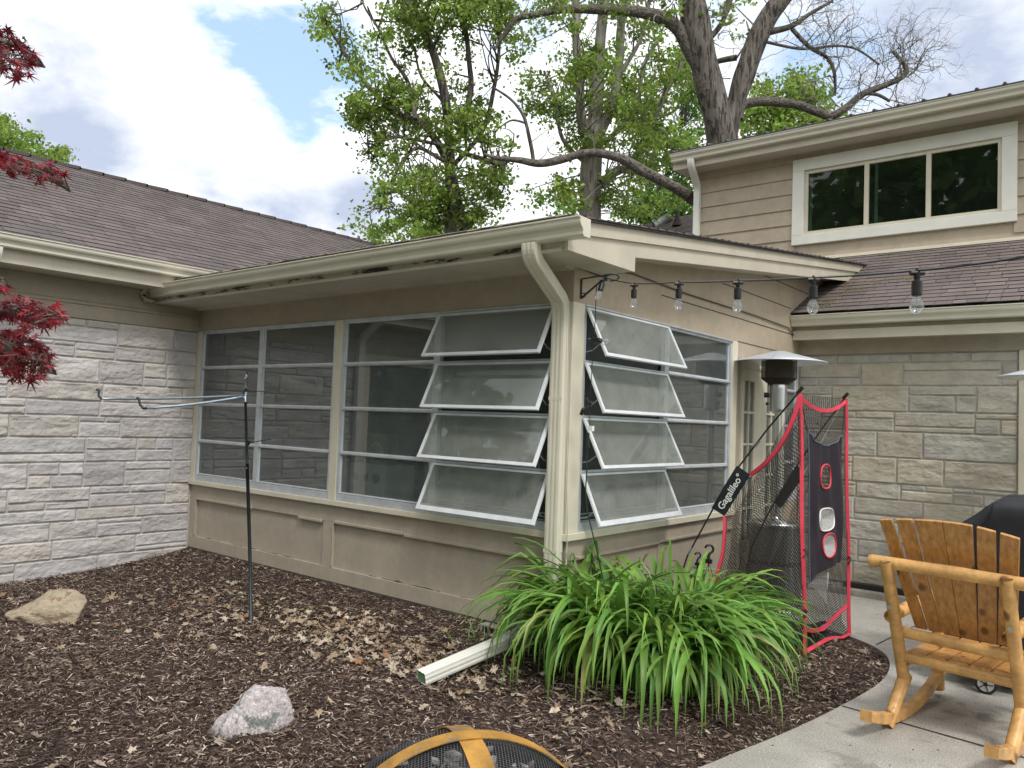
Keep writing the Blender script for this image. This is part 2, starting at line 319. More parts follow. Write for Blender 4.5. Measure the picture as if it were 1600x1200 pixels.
def fast_mesh(name, V, F, m, tint=None, parent=None, smooth=False):   # V (n,3), F (k,q) numpy
    me = bpy.data.meshes.new(name); k, q = F.shape
    me.vertices.add(len(V)); me.vertices.foreach_set('co', V.astype(np.float32).ravel())
    me.loops.add(k*q); me.loops.foreach_set('vertex_index', F.astype(np.int32).ravel())
    me.polygons.add(k); me.polygons.foreach_set('loop_start', (np.arange(k)*q).astype(np.int32))
    me.polygons.foreach_set('loop_total', np.full(k, q, dtype=np.int32))
    if smooth: me.polygons.foreach_set('use_smooth', np.ones(k, dtype=bool))
    me.update(calc_edges=True)
    if tint is not None:
        a = me.color_attributes.new('tint', 'FLOAT_COLOR', 'POINT'); arr = np.ones((len(V), 4), dtype=np.float32); arr[:, :3] = tint
        a.data.foreach_set('color', arr.ravel())
    me.materials.append(m); o = bpy.data.objects.new(name, me); COL.objects.link(o)
    if parent: o.parent = parent; o.matrix_parent_inverse = Matrix.Translation(-WLOC.get(parent.name, Vector((0, 0, 0))))
    return o
def fbm(x, y, z, o=4):
    return noise.fractal(Vector((x, y, z)), 1.0, 2.1, o)
# ------------------------------------------------------------------ ground
LA, LB = 4.757, 4.305
PZ = -.20
EDGE = [(0, -9), (0, -4), (.2, -2.8), (.6, -2.0), (1.0, -1.5), (1.25, -1.1), (1.344, -.758), (1.396, -.454), (1.453, -.185), (1.519, .2), (1.58, .684), (1.632, 1.262),
        (1.592, 1.679), (1.494, 2.0), (1.33, 2.22), (1.1, 2.38), (.7, 2.53), (.3, 2.62), (-.3, 2.65)]
def smooth_poly(pts, it=2):
    for _ in range(it):
        q = [pts[0]]
        for a, b in zip(pts, pts[1:]): q += [(a[0]*.75+b[0]*.25, a[1]*.75+b[1]*.25), (a[0]*.25+b[0]*.75, a[1]*.25+b[1]*.75)]
        pts = q+[pts[-1]]
    return pts
EDGE = smooth_poly(EDGE); EA = np.array(EDGE)
def edge_sd(x, y):        # >0 inside the bed (left of the patio edge)
    x = np.asarray(x, float); y = np.asarray(y, float)
    best = np.full(x.shape, 1e9); sg = np.ones(x.shape)
    for (ax, ay), (bx, by) in zip(EA[:-1], EA[1:]):
        dx, dy = bx-ax, by-ay; l2 = dx*dx+dy*dy+1e-12
        t = np.clip(((x-ax)*dx+(y-ay)*dy)/l2, 0, 1); ex = x-(ax+t*dx); ey = y-(ay+t*dy); d = np.hypot(ex, ey)
        cr = dx*(y-ay)-dy*(x-ax); u = d < best-1e-9
        best = np.where(u, d, best); sg = np.where(u, np.sign(cr), sg)
    return best*sg
def gz(x, y):
    x = np.asarray(x, float); y = np.asarray(y, float)
    d = np.maximum(np.maximum(-y, 0)*(y < 0), np.maximum(x, 0)*(x > 0))
    g = -.03-.17*(1-np.exp(-d*1.1))
    t = np.clip(edge_sd(x, y)/.45, 0, 1); t = t*t*(3-2*t)
    return (PZ-.03)*(1-t)+g*t
def gzs(x, y): return float(gz(np.array([x]), np.array([y]))[0])
# lawn to the horizon
MB().grid(lambda u, v: ((u-.5)*1600, (v-.5)*1600, -.34), 8, 8).build('ground', M_grass).__setitem__('kind', 'structure')
xs = np.arange(-5.3, 1.9, .03); ys = np.arange(-9, 2.75, .03); GX, GY = np.meshgrid(xs, ys)
sdm = edge_sd(GX, GY)
Z = gz(GX, GY)
nn_ = np.array([noise.noise(Vector((x*5, y*5, 0)))*.55+noise.noise(Vector((x*17, y*17, 3)))*.3+noise.noise(Vector((x*1.6, y*1.6, 7)))*.9 for x, y in zip(GX.ravel(), GY.ravel())]).reshape(GX.shape)
Z = Z+nn_*.014*np.clip(sdm/.1+.3, .1, 1)
Z = np.where(sdm < -.01, PZ-.08, Z)
nx = len(xs); ny = len(ys); I = (np.arange(ny-1)[:, None]*nx+np.arange(nx-1)[None, :]).ravel()
Fq = np.stack([I, I+1, I+nx+1, I+nx], 1)
o = fast_mesh('mulch_bed', np.stack([GX.ravel(), GY.ravel(), Z.ravel()], 1), Fq, M_mulch, smooth=True); o['kind'] = 'structure'
# patio slabs with joints
def patio():
    pts = [p for p in EDGE if -9 <= p[1]] + [(-.3, LB-.01), (7, LB-.01), (7, -9)]
    mb = MB(); n = len(pts)
    mb.prism([(p[0], p[1]) for p in pts], (0, 0, PZ-.09), (1, 0, 0), (0, 1, 0), (0, 0, .09))
    o = mb.build('patio', M_conc); o['kind'] = 'structure'
    # control joints: narrow dark strips 4 mm above the slab, recessed look
    j = MB()
    for a, b, wd in [((1.585, .63), (3.6, .40), .014), ((1.52, 2.1), (3.6, 1.80), .011), ((1.585, .63), (1.585, .64), .01), ((2.9, -3), (3.1, 4.2), .012), ((1.35, 2.25), (1.52, 4.28), .010)]:
        a = Vector((*a, PZ+.004)); b = Vector((*b, PZ+.004)); dv = (b-a); nrm = Vector((-dv.y, dv.x, 0)).normalized()*wd*.5
        k = max(2, int(dv.length/.05)); vs = []
        for i in range(k+1):
            p = a+dv*i/k; wob = 1+.5*noise.noise(p*9); vs += [p-nrm*wob, p+nrm*wob]
        j.add(vs, [(2*i, 2*i+2, 2*i+3, 2*i+1) for i in range(k)])
    o2 = j.build('patio_joints', M_dark); o2['kind'] = 'structure'
patio()
# mulch chips
def chips(n, region, name, seed, lmin, lmax, wd, pal, bias=None):
    r = np.random.default_rng(seed); out_ = []
    x = r.uniform(region[0], region[1], n*2); y = r.uniform(region[2], region[3], n*2)
    s = edge_sd(x, y); ok = (s > -.03) & ~((x < -.0) & (y > -.005)) & (x > -LA+.02) & (y < 2.6)
    # camera frustum thinning
    ok &= ~((x > 0) & (y > .0) & (x < .01))
    x, y = x[ok], y[ok]
    dpt = (x-CC.x)*CF.x+(y-CC.y)*CF.y; lat = (x-CC.x)*CR.x+(y-CC.y)*CR.y
    keep = (dpt > 1.2) & (np.abs(lat) < dpt*.78+.4) & (r.random(len(x)) < np.clip(5.2/dpt, .35, 1.0)**1.0)
    x, y = x[keep][:n], y[keep][:n]; k = len(x)
    z = gz(x, y)+r.uniform(.0, .016, k)
    L_ = r.uniform(lmin, lmax, k)*r.choice([.5, 1, 1, 1.5], k); W_ = wd*r.uniform(.5, 1.5, k); a = r.uniform(0, math.pi*2, k); til = r.normal(0, .28, k)
    ux = np.stack([np.cos(a)*np.cos(til), np.sin(a)*np.cos(til), np.sin(til)], 1)
    rl = r.normal(0, .45, k); vx = np.stack([-np.sin(a)*np.cos(rl), np.cos(a)*np.cos(rl), np.sin(rl)], 1)
    c = np.stack([x, y, z], 1); up = np.cross(ux, vx)*(W_*.35)[:, None]
    A = ux*(L_/2)[:, None]; B = vx*(W_/2)[:, None]
    V = np.stack([c-A-B*.5, c+A-B*.3, c+A*.8+B, c-A*.9+B, c+up*1.2-A*.6, c+up*1.2+A*.6], 1).reshape(-1, 3)
    b = np.arange(k)[:, None]*6
    F = np.concatenate([b+np.array([[0, 1, 5, 4]]), b+np.array([[4, 5, 2, 3]])], 0)
    pal = np.array(pal); ci = r.choice(len(pal), k, p=bias); cc = pal[ci]*r.uniform(.6, 1.35, (k, 1)); T = np.repeat(cc, 6, 0)
    o = fast_mesh(name, V, F, M_chip, T); o['kind'] = 'stuff'; return o
PAL = [(.066, .045, .036), (.120, .082, .066), (.190, .138, .112), (.31, .245, .20), (.54, .45, .37)]
o = chips(80000, (-4.75, 1.7, -3.6, 2.6), 'bark_mulch', 3, .022, .050, .0075, PAL, [.24, .30, .25, .13, .08])
tag(o, 'dark brown shredded bark mulch covering the planting bed', 'mulch')
# dead leaves
def leaves(n, seed):
    r = np.random.default_rng(seed); V = []; F = []; T = []
    for i in range(n):
        q = r.random()
        if q < .50: x, y = r.normal(-1.0, .65), r.normal(-.70, .20)
        elif q < .72: x, y = r.normal(-2.3, .8), r.normal(-.95, .35)
        elif q < .79: x, y = r.uniform(-.3, 1.3), r.uniform(-1.1, 0)
        elif q < .84: x, y = r.normal(1.25, .2), r.uniform(.2, 2)
        else: x, y = r.uniform(-4.6, 1.1), r.uniform(-3.2, -.05)
        if float(edge_sd(x, y)) < .05 or (x < 0 and y > -.03) or (x > -.0 and y > 0 and x < .05): continue
        s = r.uniform(.010, .034); a0 = r.uniform(0, 6.28); z = gzs(x, y)+.012+r.uniform(0, .02); tx, ty = r.normal(0, .35, 2)
        nl = r.integers(5, 9); b = len(V); V.append((x, y, z+.004))
        m = nl*2
        for k in range(m):
            an = a0+k*2*math.pi/m; rr = s*(r.uniform(.8, 1.3) if k % 2 else r.uniform(.35, .7))
            dx, dy = math.cos(an)*rr, math.sin(an)*rr; V.append((x+dx, y+dy, z+dx*tx+dy*ty+abs(r.normal(0, .006))))
        for k in range(m): F.append((b, b+1+k, b+1+(k+1) % m))
        c = np.array([(.42, .32, .22), (.55, .46, .36), (.30, .21, .14), (.38, .19, .09)][r.choice(4, p=[.38, .38, .20, .04])])*r.uniform(.7, 1.15)
        T += [c]*(m+1)
    o = fast_mesh('leaf_litter', np.array(V), np.array(F), M_leafl, np.array(T)); o['kind'] = 'stuff'
    tag(o, 'pale tan dry leaves scattered over the dark mulch', 'leaf litter')
leaves(1500, 5)
r_ = np.random.default_rng(8); q = MB()
for i in range(110):
    x, y = r_.uniform(1.0, 3.4), r_.uniform(-1.5, 4.1)
    if edge_sd(x, y) > -.04: continue
    a = r_.uniform(0, 6.28); s_ = r_.uniform(.003, .011); q.obox((x, y, PZ+.0006), (s_*math.cos(a), s_*math.sin(a), 0), (-s_*.6*math.sin(a), s_*.6*math.cos(a), 0), (0, 0, .0025), (.12, .09, .07) if r_.random() < .7 else (.4, .33, .25))
o = q.build('patio_debris', M_chip, None); o['kind'] = 'stuff'; tag(o, 'tiny dark crumbs of bark scattered on the concrete patio', 'debris')
# ------------------------------------------------------------------ stone walls
def ashlar(W, H, r, rows, wmin, wmax, psplit):
    out_ = []; z = 0
    while z < H-.03:
        h = min(r.choice(rows), H-z)
        if H-z-h < .05: h = H-z
        x = -r.uniform(0, .2)
        while x < W:
            ww = r.uniform(wmin, wmax); x1 = x+ww
            if W-x1 < .1: x1 = W
            q = r.random()
            if q < psplit and h > .13:
                f = r.choice([.28, .36, .5, .64, .72]); zs = z+h*f
                parts = [(z, zs), (zs, z+h)]
                for (a, b) in parts:
                    if r.random() < .45 and x1-x > .3:
                        xm = x+(x1-x)*r.uniform(.3, .7); out_ += [(x, xm, a, b), (xm, x1, a, b)]
                    else: out_.append((x, x1, a, b))
            else: out_.append((x, x1, z, z+h))
            x = x1
        z += h
    return [(max(0, a), min(W, b), c, d) for a, b, c, d in out_ if min(W, b)-max(0, a) > .015]
def stone_wall(name, o, U, Nn, W, H, m, seed, rows, wmin, wmax, ps, pal, amp, terr, parent, step=.013):
    r = random.Random(seed); o = Vector(o); U = Vector(U); Nn = Vector(Nn); Zv = Vector((0, 0, 1)); mb = MB(); g = .004
    for (a, b, c, d) in ashlar(W, H, r, rows, wmin, wmax, ps):
        t = r.choice(pal); k = r.uniform(.88, 1.1); t = tuple(q*k for q in t); so = r.uniform(0, 50)
        sc_ = r.uniform(.5, 1.25) if (d-c) > .07 else .45
        nu = max(2, int((b-a)/step)); nv = max(2, int((d-c)/step)); a2, b2, c2, d2 = a+g/2, b-g/2, c+g/2, d-g/2
        def fn(u, v):
            x = a2+(b2-a2)*u; z = c2+(d2-c2)*v
            e = min((x-a2), (b2-x), (z-c2), (d2-z))
            if e < 1e-6: return o+U*x+Zv*z+Nn*(-.004)
            k2 = min(1, e/.011)**.5
            n1 = fbm(x*3.2, z*11+so, so, 5)
            tr = math.floor(n1*terr)/terr
            h = .010+amp*sc_*(.55*tr+.45*n1+.35)+amp*.35*fbm(x*22, z*30, so+9, 2)
            return o+U*x+Zv*z+Nn*max(.003, h*k2)
        mb.grid(fn, nu, nv, tint=t)
    mo = mb.build(name, m, parent, smooth=False)
    return mo
house = thing('house', 'taupe house with a corner sunroom of tilting windows between two limestone clad wings', 'house')
PALL = [(1, 1, 1.01), (.95, .945, .955), (.91, .905, .93), (1.03, 1.02, 1.0), (1.02, .99, .94), (.97, .95, .94)]
PALR = [(1, .985, .95), (.93, .94, .95), (1.03, .99, .90), (.97, .965, .94), (1.02, .98, .91), (.90, .91, .93)]
stone_wall('stone_wall', (-LA, -2.15, -.24), (0, 1, 0), (1, 0, 0), 2.148, 2.45, M_stoneL, 12, [.14, .17, .20, .23, .11], .36, .85, .42, PALL, .012, 2.6, house)
stone_wall('stone_wall', (0, LB, -.13), (1, 0, 0), (0, -1, 0), 2.02, 2.36, M_stoneR, 35, [.16, .20, .23, .26], .38, .85, .30, PALR, .009, 2.6, house)
for a_, b_ in (((-LA-.25, -2.15, -.4), (-LA-.002, LB, 2.25)), ((-1, LB+.002, -.4), (2.02, LB+.25, 2.25))): MB().box(a_, b_).build('stone_backing', M_mortar, house)
# ------------------------------------------------------------------ porch shell
def bx(name, m, boxes, parent=house, bevel=0):
    q = MB()
    for a, b in boxes: q.box(a, b)
    return q.build(name, m, parent, bevel=bevel)
TH = .12
# wall A: lower panel wall
bx('wall', M_panel, [((-LA, .03, .0), (-.0135, TH, .63))])
bx('wall_board', M_panel, [((-LA, .008, -.01), (-.002, .03, .105)), ((-LA, .010, .49), (-.002, .03, .632)), ((-LA, .012, .105), (-4.63, .03, .49)), ((-2.55, .012, .105), (-2.41, .03, .49)), ((-.135, .012, .105), (-.002, .03, .49))])
q = MB()
for x0, x1, z in [(-4.61, -3.62, .492), (-2.89, -2.56, .482), (-2.39, -1.55, .494), (-1.53, -.12, .484)]: bx('panel_moulding', M_panel, [((x0, -.006, z-.012), (x1, .0115, z+.010))], bevel=.003)
for x0 in (-4.635, -2.412): bx('panel_moulding', M_panel, [((x0, -.002, .12), (x0+.013, .0115, .478))], bevel=.003)
# wall B lower wall
bx('wall', M_wall, [((-TH, .0305, -.01), (-.012, 2.64, .63))])
bx('wall_board', M_wall, [((-.0118, .0305, .505), (0, 2.64, .632)), ((-.0118, .0305, -.02), (.0, 2.64, .10)), ((-.0115, .0305, .10), (.0, .14, .505)), ((-.0116, 1.26, .10), (-.001, 1.36, .505))])
for y0, y1, z in ((.12, 1.25, .492), (1.2505, 2.64, .499)): bx('panel_moulding', M_wall, [((.0005, y0, z), (.016, y1, z+.02))], bevel=.003)
# opened seams and cracked caulk along the lower board
def crack(x0, x1, z, y, w_, sd):
    q = MB(); n = int((x1-x0)/.012); vs = []
    for i in range(n+1):
        x = x0+(x1-x0)*i/n; k = max(0, noise.noise(Vector((x*9, sd, 0)))*1.6+.45)*w_; zz = z+.004*noise.noise(Vector((x*14, sd, 4))); vs += [(x, y, zz-k*.3), (x, y, zz+k)]
    q.add(vs, [(2*i, 2*i+2, 2*i+3, 2*i+1) for i in range(n)]); q.build('board_crack', M_dark, house)
crack(-3.95, -2.95, .1055, .0290, .006, 1); crack(-1.95, -1.15, .1055, .0290, .009, 2); crack(-.95, -.35, .1052, .0290, .004, 3); crack(-4.5, -4.2, .1055, .029, .005, 4)
for k in range(26):
    x = -4.55+k*.178+random.uniform(-.02, .02); z = random.choice([.55, .05, .60, .075]); MB().tube([(x, .0075 if z < .2 else .0095, z), (x, .0069 if z < .2 else .0088, z)], .0035, 8).build('nail_head', M_found, house)
# concrete foundation under siding
bx('foundation', M_found, [((-LA, .022, -.4), (-.02, .2, -.012)), ((-.2, .2, -.4), (-.02, LB, -.022))])
# sills
bx('sill', M_cream, [((-LA+.003, -.030, .632), (-.0, .05, .676))], bevel=.004)
bx('sill', M_cream, [((-.05, -.032, .628), (.032, 2.62, .676))], bevel=.004)
# corner post, left post, mid post
bx('corner_post', M_cream, [((-.115, -.012, .677), (.012, .125, 2.212))], bevel=.003)
bx('window_post', M_cream, [((-LA+.003, -.012, .677), (-4.668, .06, 2.212))], bevel=.003)
bx('window_post', M_cream, [((-2.470, -.018, .677), (-2.378, .06, 2.212))], bevel=.003)
# frieze A
bx('wall', M_wall, [((-LA, .0, 2.214), (-.003, TH, 2.46))])
# wall B upper gable, with rake slope
RZ = lambda y: 2.712+.130*y        # top of porch roof (shingle) at y
q = MB()
q.prism([(.004, 2.214), (2.66, 2.214), (2.66, RZ(2.66)-.17), (.004, RZ(0)-.17)], (-TH, 0, 0), (0, 1, 0), (0, 0, 1), (TH, 0, 0))
q.prism([(2.66, 2.06), (LB, 2.06), (LB+1.6, 2.06), (LB+1.6, RZ(LB+1.6)-.17), (2.66, RZ(2.66)-.17)], (-TH, 0, 0), (0, 1, 0), (0, 0, 1), (TH, 0, 0))
q.build('gable_wall', M_side, house)
q = MB()
for y0, y1, z in [(1.2, 4.29, 2.43), (2.66, 4.29, 2.215), (2.3, 4.0, 2.70), (3.1, 5.0, 2.93)]:
    q.box((.0, y0, z), (.004, y1, z+.006))
q.build('board_seam', M_dark, house)
# B right of windows: post, recess, door
bx('window_post', M_cream, [((-.05, 2.525, .677), (.012, 2.645, 2.212))], bevel=.003)
bx('wall_board', M_wall, [((-.08, 2.645, -.2), (-.012, 2.775, 2.06))])
bx('wall', M_wall, [((-.08, 4.245, -.2), (.0, LB, 2.06))])
dr = bx('door_frame', M_cream, [((-.06, 2.775, -.19), (.010, 2.825, 2.055)), ((-.06, 3.785, -.19), (.010, 3.85, 2.055)), ((-.06, 2.826, 1.985), (.009, 3.784, 2.055))], bevel=.003)
def door_leaf(y0, y1, lites):
    q = MB(); t0, t1 = -.045, -.008
    q.box((t0, y0, -.18), (t1, y1, .36)); q.box((t0, y0, 1.87), (t1, y1, 1.984))
    q.box((t0, y0, .36), (t1, lites[0], 1.87)); q.box((t0, lites[1], .36), (t1, y1, 1.87))
    ym = (lites[0]+lites[1])/2
    q.box((t0+.004, ym-.009, .36), (t1-.001, ym+.009, 1.87))
    for k in range(1, 5):
        z = .36+1.51*k/5; q.box((t0+.003, lites[0], z-.011), (t1+.001, lites[1], z+.011))
    d = q.build('door', M_cream, house, bevel=.002)
    MB().box((-.030, lites[0], .36), (-.026, lites[1], 1.87)).build('pane', M_glass, d)
    return d
d1 = door_leaf(2.828, 3.30, (2.862, 3.105)); d2 = door_leaf(3.304, 3.782, (3.42, 3.70))
q = MB(); q.tube([(-.008, 3.27, .82), (.04, 3.27, .82)], .011, 10); q.tube([(.04, 3.27, .82), (.04, 3.17, .82)], .009, 10); q.build('handle', M_steel, d1, smooth=True)
# interior
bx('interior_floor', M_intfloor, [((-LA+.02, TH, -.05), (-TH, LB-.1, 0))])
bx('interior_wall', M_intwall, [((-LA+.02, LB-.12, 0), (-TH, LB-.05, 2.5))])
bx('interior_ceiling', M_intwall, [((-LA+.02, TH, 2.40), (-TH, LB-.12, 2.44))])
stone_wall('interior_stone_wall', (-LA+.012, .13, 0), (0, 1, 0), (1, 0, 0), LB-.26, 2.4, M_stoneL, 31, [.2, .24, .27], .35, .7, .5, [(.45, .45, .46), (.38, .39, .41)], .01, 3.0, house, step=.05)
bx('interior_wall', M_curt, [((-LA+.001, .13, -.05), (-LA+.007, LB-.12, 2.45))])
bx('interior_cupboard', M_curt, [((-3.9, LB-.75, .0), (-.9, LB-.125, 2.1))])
# ------------------------------------------------------------------ windows
ROWS = [.700, 1.075, 1.450, 1.825, 2.200]
def bank(axis, cols, opened, name):
    """axis 'A': x runs along wall at y=0, outward -y ; 'B': y runs, outward +x"""
    T = (lambda u, o, z: (u, -o, z)) if axis == 'A' else (lambda u, o, z: (o, u, z))
    fr = MB(); U0, U1 = cols[0], cols[-1]
    for z in ROWS[1:-1]:
        fr.box(T(U0+.02, -.028, z-.011), T(U1-.02, .0, z+.011)); fr.box(T(U0+.02, 0, z-.004), T(U1-.02, .012, z+.004))
    fr.box(T(U0, -.03, .677), T(U1, .006, .735)); fr.box(T(U0, -.03, 2.178), T(U1, .004, 2.2125)); fr.box(T(U0+.001, .0045, 2.200), T(U1-.001, .020, 2.2120))
    for i, c in enumerate(cols):
        w0, w1 = (c, c+.03) if i == 0 else ((c-.03, c) if i == len(cols)-1 else (c-.034, c+.034))
        fr.box(T(w0, -.0295, .735), T(w1, .0075, 2.178))
    f = fr.build(name, M_alu, house, bevel=.0015)
    th = math.radians(26)
    for i in range(len(cols)-1):
        for j in range(4):
            z0, z1 = ROWS[j]+(.04 if j == 0 else .012), ROWS[j+1]-(.022 if j == 3 else .012)
            a, b = cols[i]+.036, cols[i+1]-.036
            if i == 0: a = cols[i]+.031
            if not opened[i]:
                MB().box(T(a, -.018, z0), T(b, -.014, z1)).build('pane', M_glass, f)
                q = MB(); w_ = .010
                q.box(T(a, -.022, z0), T(b, -.002, z0+w_)); q.box(T(a, -.022, z0), T(a+w_*.8, -.003, z1)); q.box(T(b-w_*.8, -.022, z0), T(b, -.003, z1))
                q.build('sash', M_sash, f)
            else:
                h = .372 if j else .372; zt = ROWS[j+1]-.014; sw = .026
                O = Vector(T(a-.022, .012, zt)); Ux = Vector(T(b+.022, .012, zt))-O; n_ = Vector(T(0, 1, 0)); dn = Vector((0, 0, -1))
                thj = th+math.radians([-1, .8, -.6, .5][j]); D = (n_*math.sin(thj)+dn*math.cos(thj)); Nn = (n_*math.cos(thj)-dn*math.sin(thj))
                Uh = Ux.normalized(); Lx = Ux.length; q = MB(); bt = .036 if j == 0 else .024
                q.obox(O, Ux, D*.016, Nn*.016); q.obox(O+D*(h-bt), Ux, D*bt, Nn*.018)
                q.obox(O+D*.016, Uh*sw, D*(h-bt-.016), Nn*.0165); q.obox(O+D*.016+Uh*(Lx-sw), Uh*sw, D*(h-bt-.016), Nn*.0165)
                s = q.build('sash', M_sash, f, bevel=.0015)
                if j: s['label'] = 'awning sash tilted open'
                q = MB(); q.obox(O+D*.016+Uh*sw+Nn*.007, Uh*(Lx-2*sw), D*(h-bt-.016), Nn*.003); q.build('pane', M_glassopen, f)
                for uu in (.03, Lx-.03):        # operator arms
                    q = MB()
                    p0 = O+Uh*uu+dn*.30-n_*.03; p1 = O+Uh*uu+D*.26; q.tube([p0, (p0+p1)/2+dn*.02, p1], .004, 6)
                    q.build('stay_arm', M_alud, f)
    for i, op in enumerate(opened):       # insect screen inside the opening column
        if op:
            a, b = cols[i]+.03, cols[i+1]-.03; MB().box(T(a, -.050, .735), T(b, -.0492, 2.178)).build('insect_screen', M_screen, f)
    if any(opened):       # torque bars at the bottom of the opening
        k = opened.index(True); q = MB()
        for zz, oo in ((.745, .0), (.765, -.03), (.79, -.01)): q.tube([T(cols[k]+.03, oo, zz), T(cols[k+1]-.03, oo, zz)], .0045, 6)
        q.build('crank_bar', M_alud, f)
    return f
wA = bank('A', [-4.668, -3.59, -2.470], [False, False], 'window')
wA2 = bank('A', [-2.378, -1.245, -.115], [False, True], 'window')
wB = bank('B', [.125, 1.305, 2.525], [True, False], 'window')
wC = bank('B', [3.85, 4.245], [False], 'window')
bx('wall', M_wall, [((-.08, 3.85, -.2), (.0, 4.245, .6765))])
bx('wall_board', M_wall, [((-.012, 3.85, 2.062), (.003, 4.245, 2.17))])
# ------------------------------------------------------------------ eaves, gutters, roofs
SF = 2.44
bx('soffit', M_soffit, [((-LA+.001, -.47, SF), (.262, -.0, SF+.018)), ((.0, -.002, SF), (.262, .30, SF+.018)), ((-LA+.002, -.10, SF-.014), (.0, -.001, SF-.0005))])
bx('fascia', M_peel, [((-LA+.001, -.482, SF+.0), (.262, -.4705, 2.66))])
bx('soffit_edge', M_soffit, [((-LA+.002, -.490, SF-.006), (.240, -.4825, SF+.016))])
GP = [(0, .110), (0, 0), (.066, 0), (.074, .010), (.074, .030), (.082, .048), (.100, .064), (.106, .078), (.106, .098), (.116, .104), (.116, .112), (.104, .112), (.104, .106), (.098, .100), (.02, .100)]
def gutter(name, o, O, D, parent=house):
    return MB().prism(GP, o, O, (0, 0, 1), D).build(name, M_gutter, parent)
g1 = gutter('gutter', (-LA+.03, -.4825, 2.492), (0, -1, 0), (5.165, 0, 0))
MB().prism(GP[:11], (.4385, -.4825, 2.489), (0, -1, 0), (0, 0, 1), (.004, 0, 0)).build('gutter_end_cap', M_gutter, house)
q = MB()      # collar / elbow stub at the inner end of the porch gutter
q.tube([(-LA+.05, -.60, 2.56), (-LA+.03, -.63, 2.52), (-LA+.05, -.60, 2.455), (-LA+.13, -.55, 2.44)], [.02, .026, .026, .018], 10)
q.build('gutter_end_bracket', M_peel, house, smooth=True)
# porch rake on side B
q = MB(); X0, X1 = .262, .284
q.prism([(-.4815, SF), (.30, SF), (.30, SF+.096+.003), (5.75, RZ(5.75)-.228), (5.75, RZ(5.75)-.085), (-.4815, RZ(-.4815)-.085)], (X0, 0, 0), (0, 1, 0), (0, 0, 1), (X1-X0, 0, 0))
q.build('rake_board', M_trim, house, bevel=.002)
q = MB(); q.prism([(-.50, RZ(-.5)-.110), (5.75, RZ(5.75)-.110), (5.75, RZ(5.75)-.022), (-.50, RZ(-.5)-.022)], (X1+.0005, 0, 0), (0, 1, 0), (0, 0, 1), (.018, 0, 0)); q.build('rake_fascia', M_trim, house, bevel=.002)
q = MB(); q.prism([(-.50, RZ(-.5)-.030), (5.75, RZ(5.75)-.030), (5.75, RZ(5.75)-.0165), (-.50, RZ(-.5)-.0165)], (X1+.019, 0, 0), (0, 1, 0), (0, 0, 1), (.008, 0, 0)); q.build('drip_edge', M_winwhite, house)
q = MB(); q.prism([(.30, SF+.12), (5.75, RZ(5.75)-.21), (5.75, RZ(5.75)-.19), (.30, SF+.14)], (.0, 0, 0), (0, 1, 0), (0, 0, 1), (X0-.0005, 0, 0)); q.build('rake_soffit', M_soffit, house)
# shingles
def shingles(name, o, U, S, Nn, Lu, Ls, expo, tabw, m, seed, tcol, parent=house, clip=None, th=.007, moss=None):
    r = random.Random(seed); o, U, S, Nn = map(Vector, (o, U, S, Nn)); mb = MB(); row = 0; s = 0.0
    while s < Ls:
        u = -r.uniform(0, tabw)
        while u < Lu:
            wdt = tabw*r.choice([.45, .6, .8, 1, 1.15]); u1 = min(u+wdt, Lu); u0 = max(u, 0)
            if u1-u0 > .01:
                c = o+U*((u0+u1)/2)+S*s
                if clip is None or clip(c):
                    k = r.uniform(.90, 1.09)*(1+.12*noise.noise(c*1.3)); t = tuple(a*k for a in r.choice(tcol)); bt = th*r.choice([.85, 1, 1.15])
                    if moss: t = moss(c, t, r)
                    jag = r.uniform(-.004, .004)
                    a0 = o+U*(u0+.0028)+S*(s+jag); a1 = o+U*(u1-.0028)+S*(s+jag); s2 = min(expo*1.12, Ls-s+.02)
                    b0 = a0+S*s2; b1 = a1+S*s2
                    dk = tuple(a*.30 for a in t); mb.add([a0, a1, a1+Nn*bt, a0+Nn*bt], [(0, 1, 2, 3)], dk); mb.add([a0+Nn*bt, a1+Nn*bt, b1+Nn*.0008, b0+Nn*.0008, a0, a1], [(0, 1, 2, 3), (4, 0, 3), (5, 2, 1)], t)  # butt faces tinted darker to paint the shadow line under each row
            u = u+wdt
        s += expo; row += 1
    return mb.build(name, m, parent)
TC = [(1, 1, 1), (1.05, 1.0, .98), (.90, .90, .92), (.96, .94, .96), (1.08, 1.04, 1.02)]
# porch roof slab (dark edge) + shingles
q = MB(); q.prism([(-.485, RZ(-.485)-.014), (6.0, RZ(6.0)-.014), (6.0, RZ(6.0)-.03), (-.485, RZ(-.485)-.03)], (-LA+.30, 0, 0), (0, 1, 0), (0, 0, 1), (LA-.30+.325, 0, 0)); q.build('roof_deck', M_dark, house)
sl = Vector((0, 1, .129)).normalized()
shingles('porch_roof', (-LA+.3, -.495, RZ(-.495)-.013), (1, 0, 0), sl, Vector((0, -.129, 1)).normalized(), LA-.3+.335, 6.5, .13, .25, M_shR, 5, TC, th=.014)
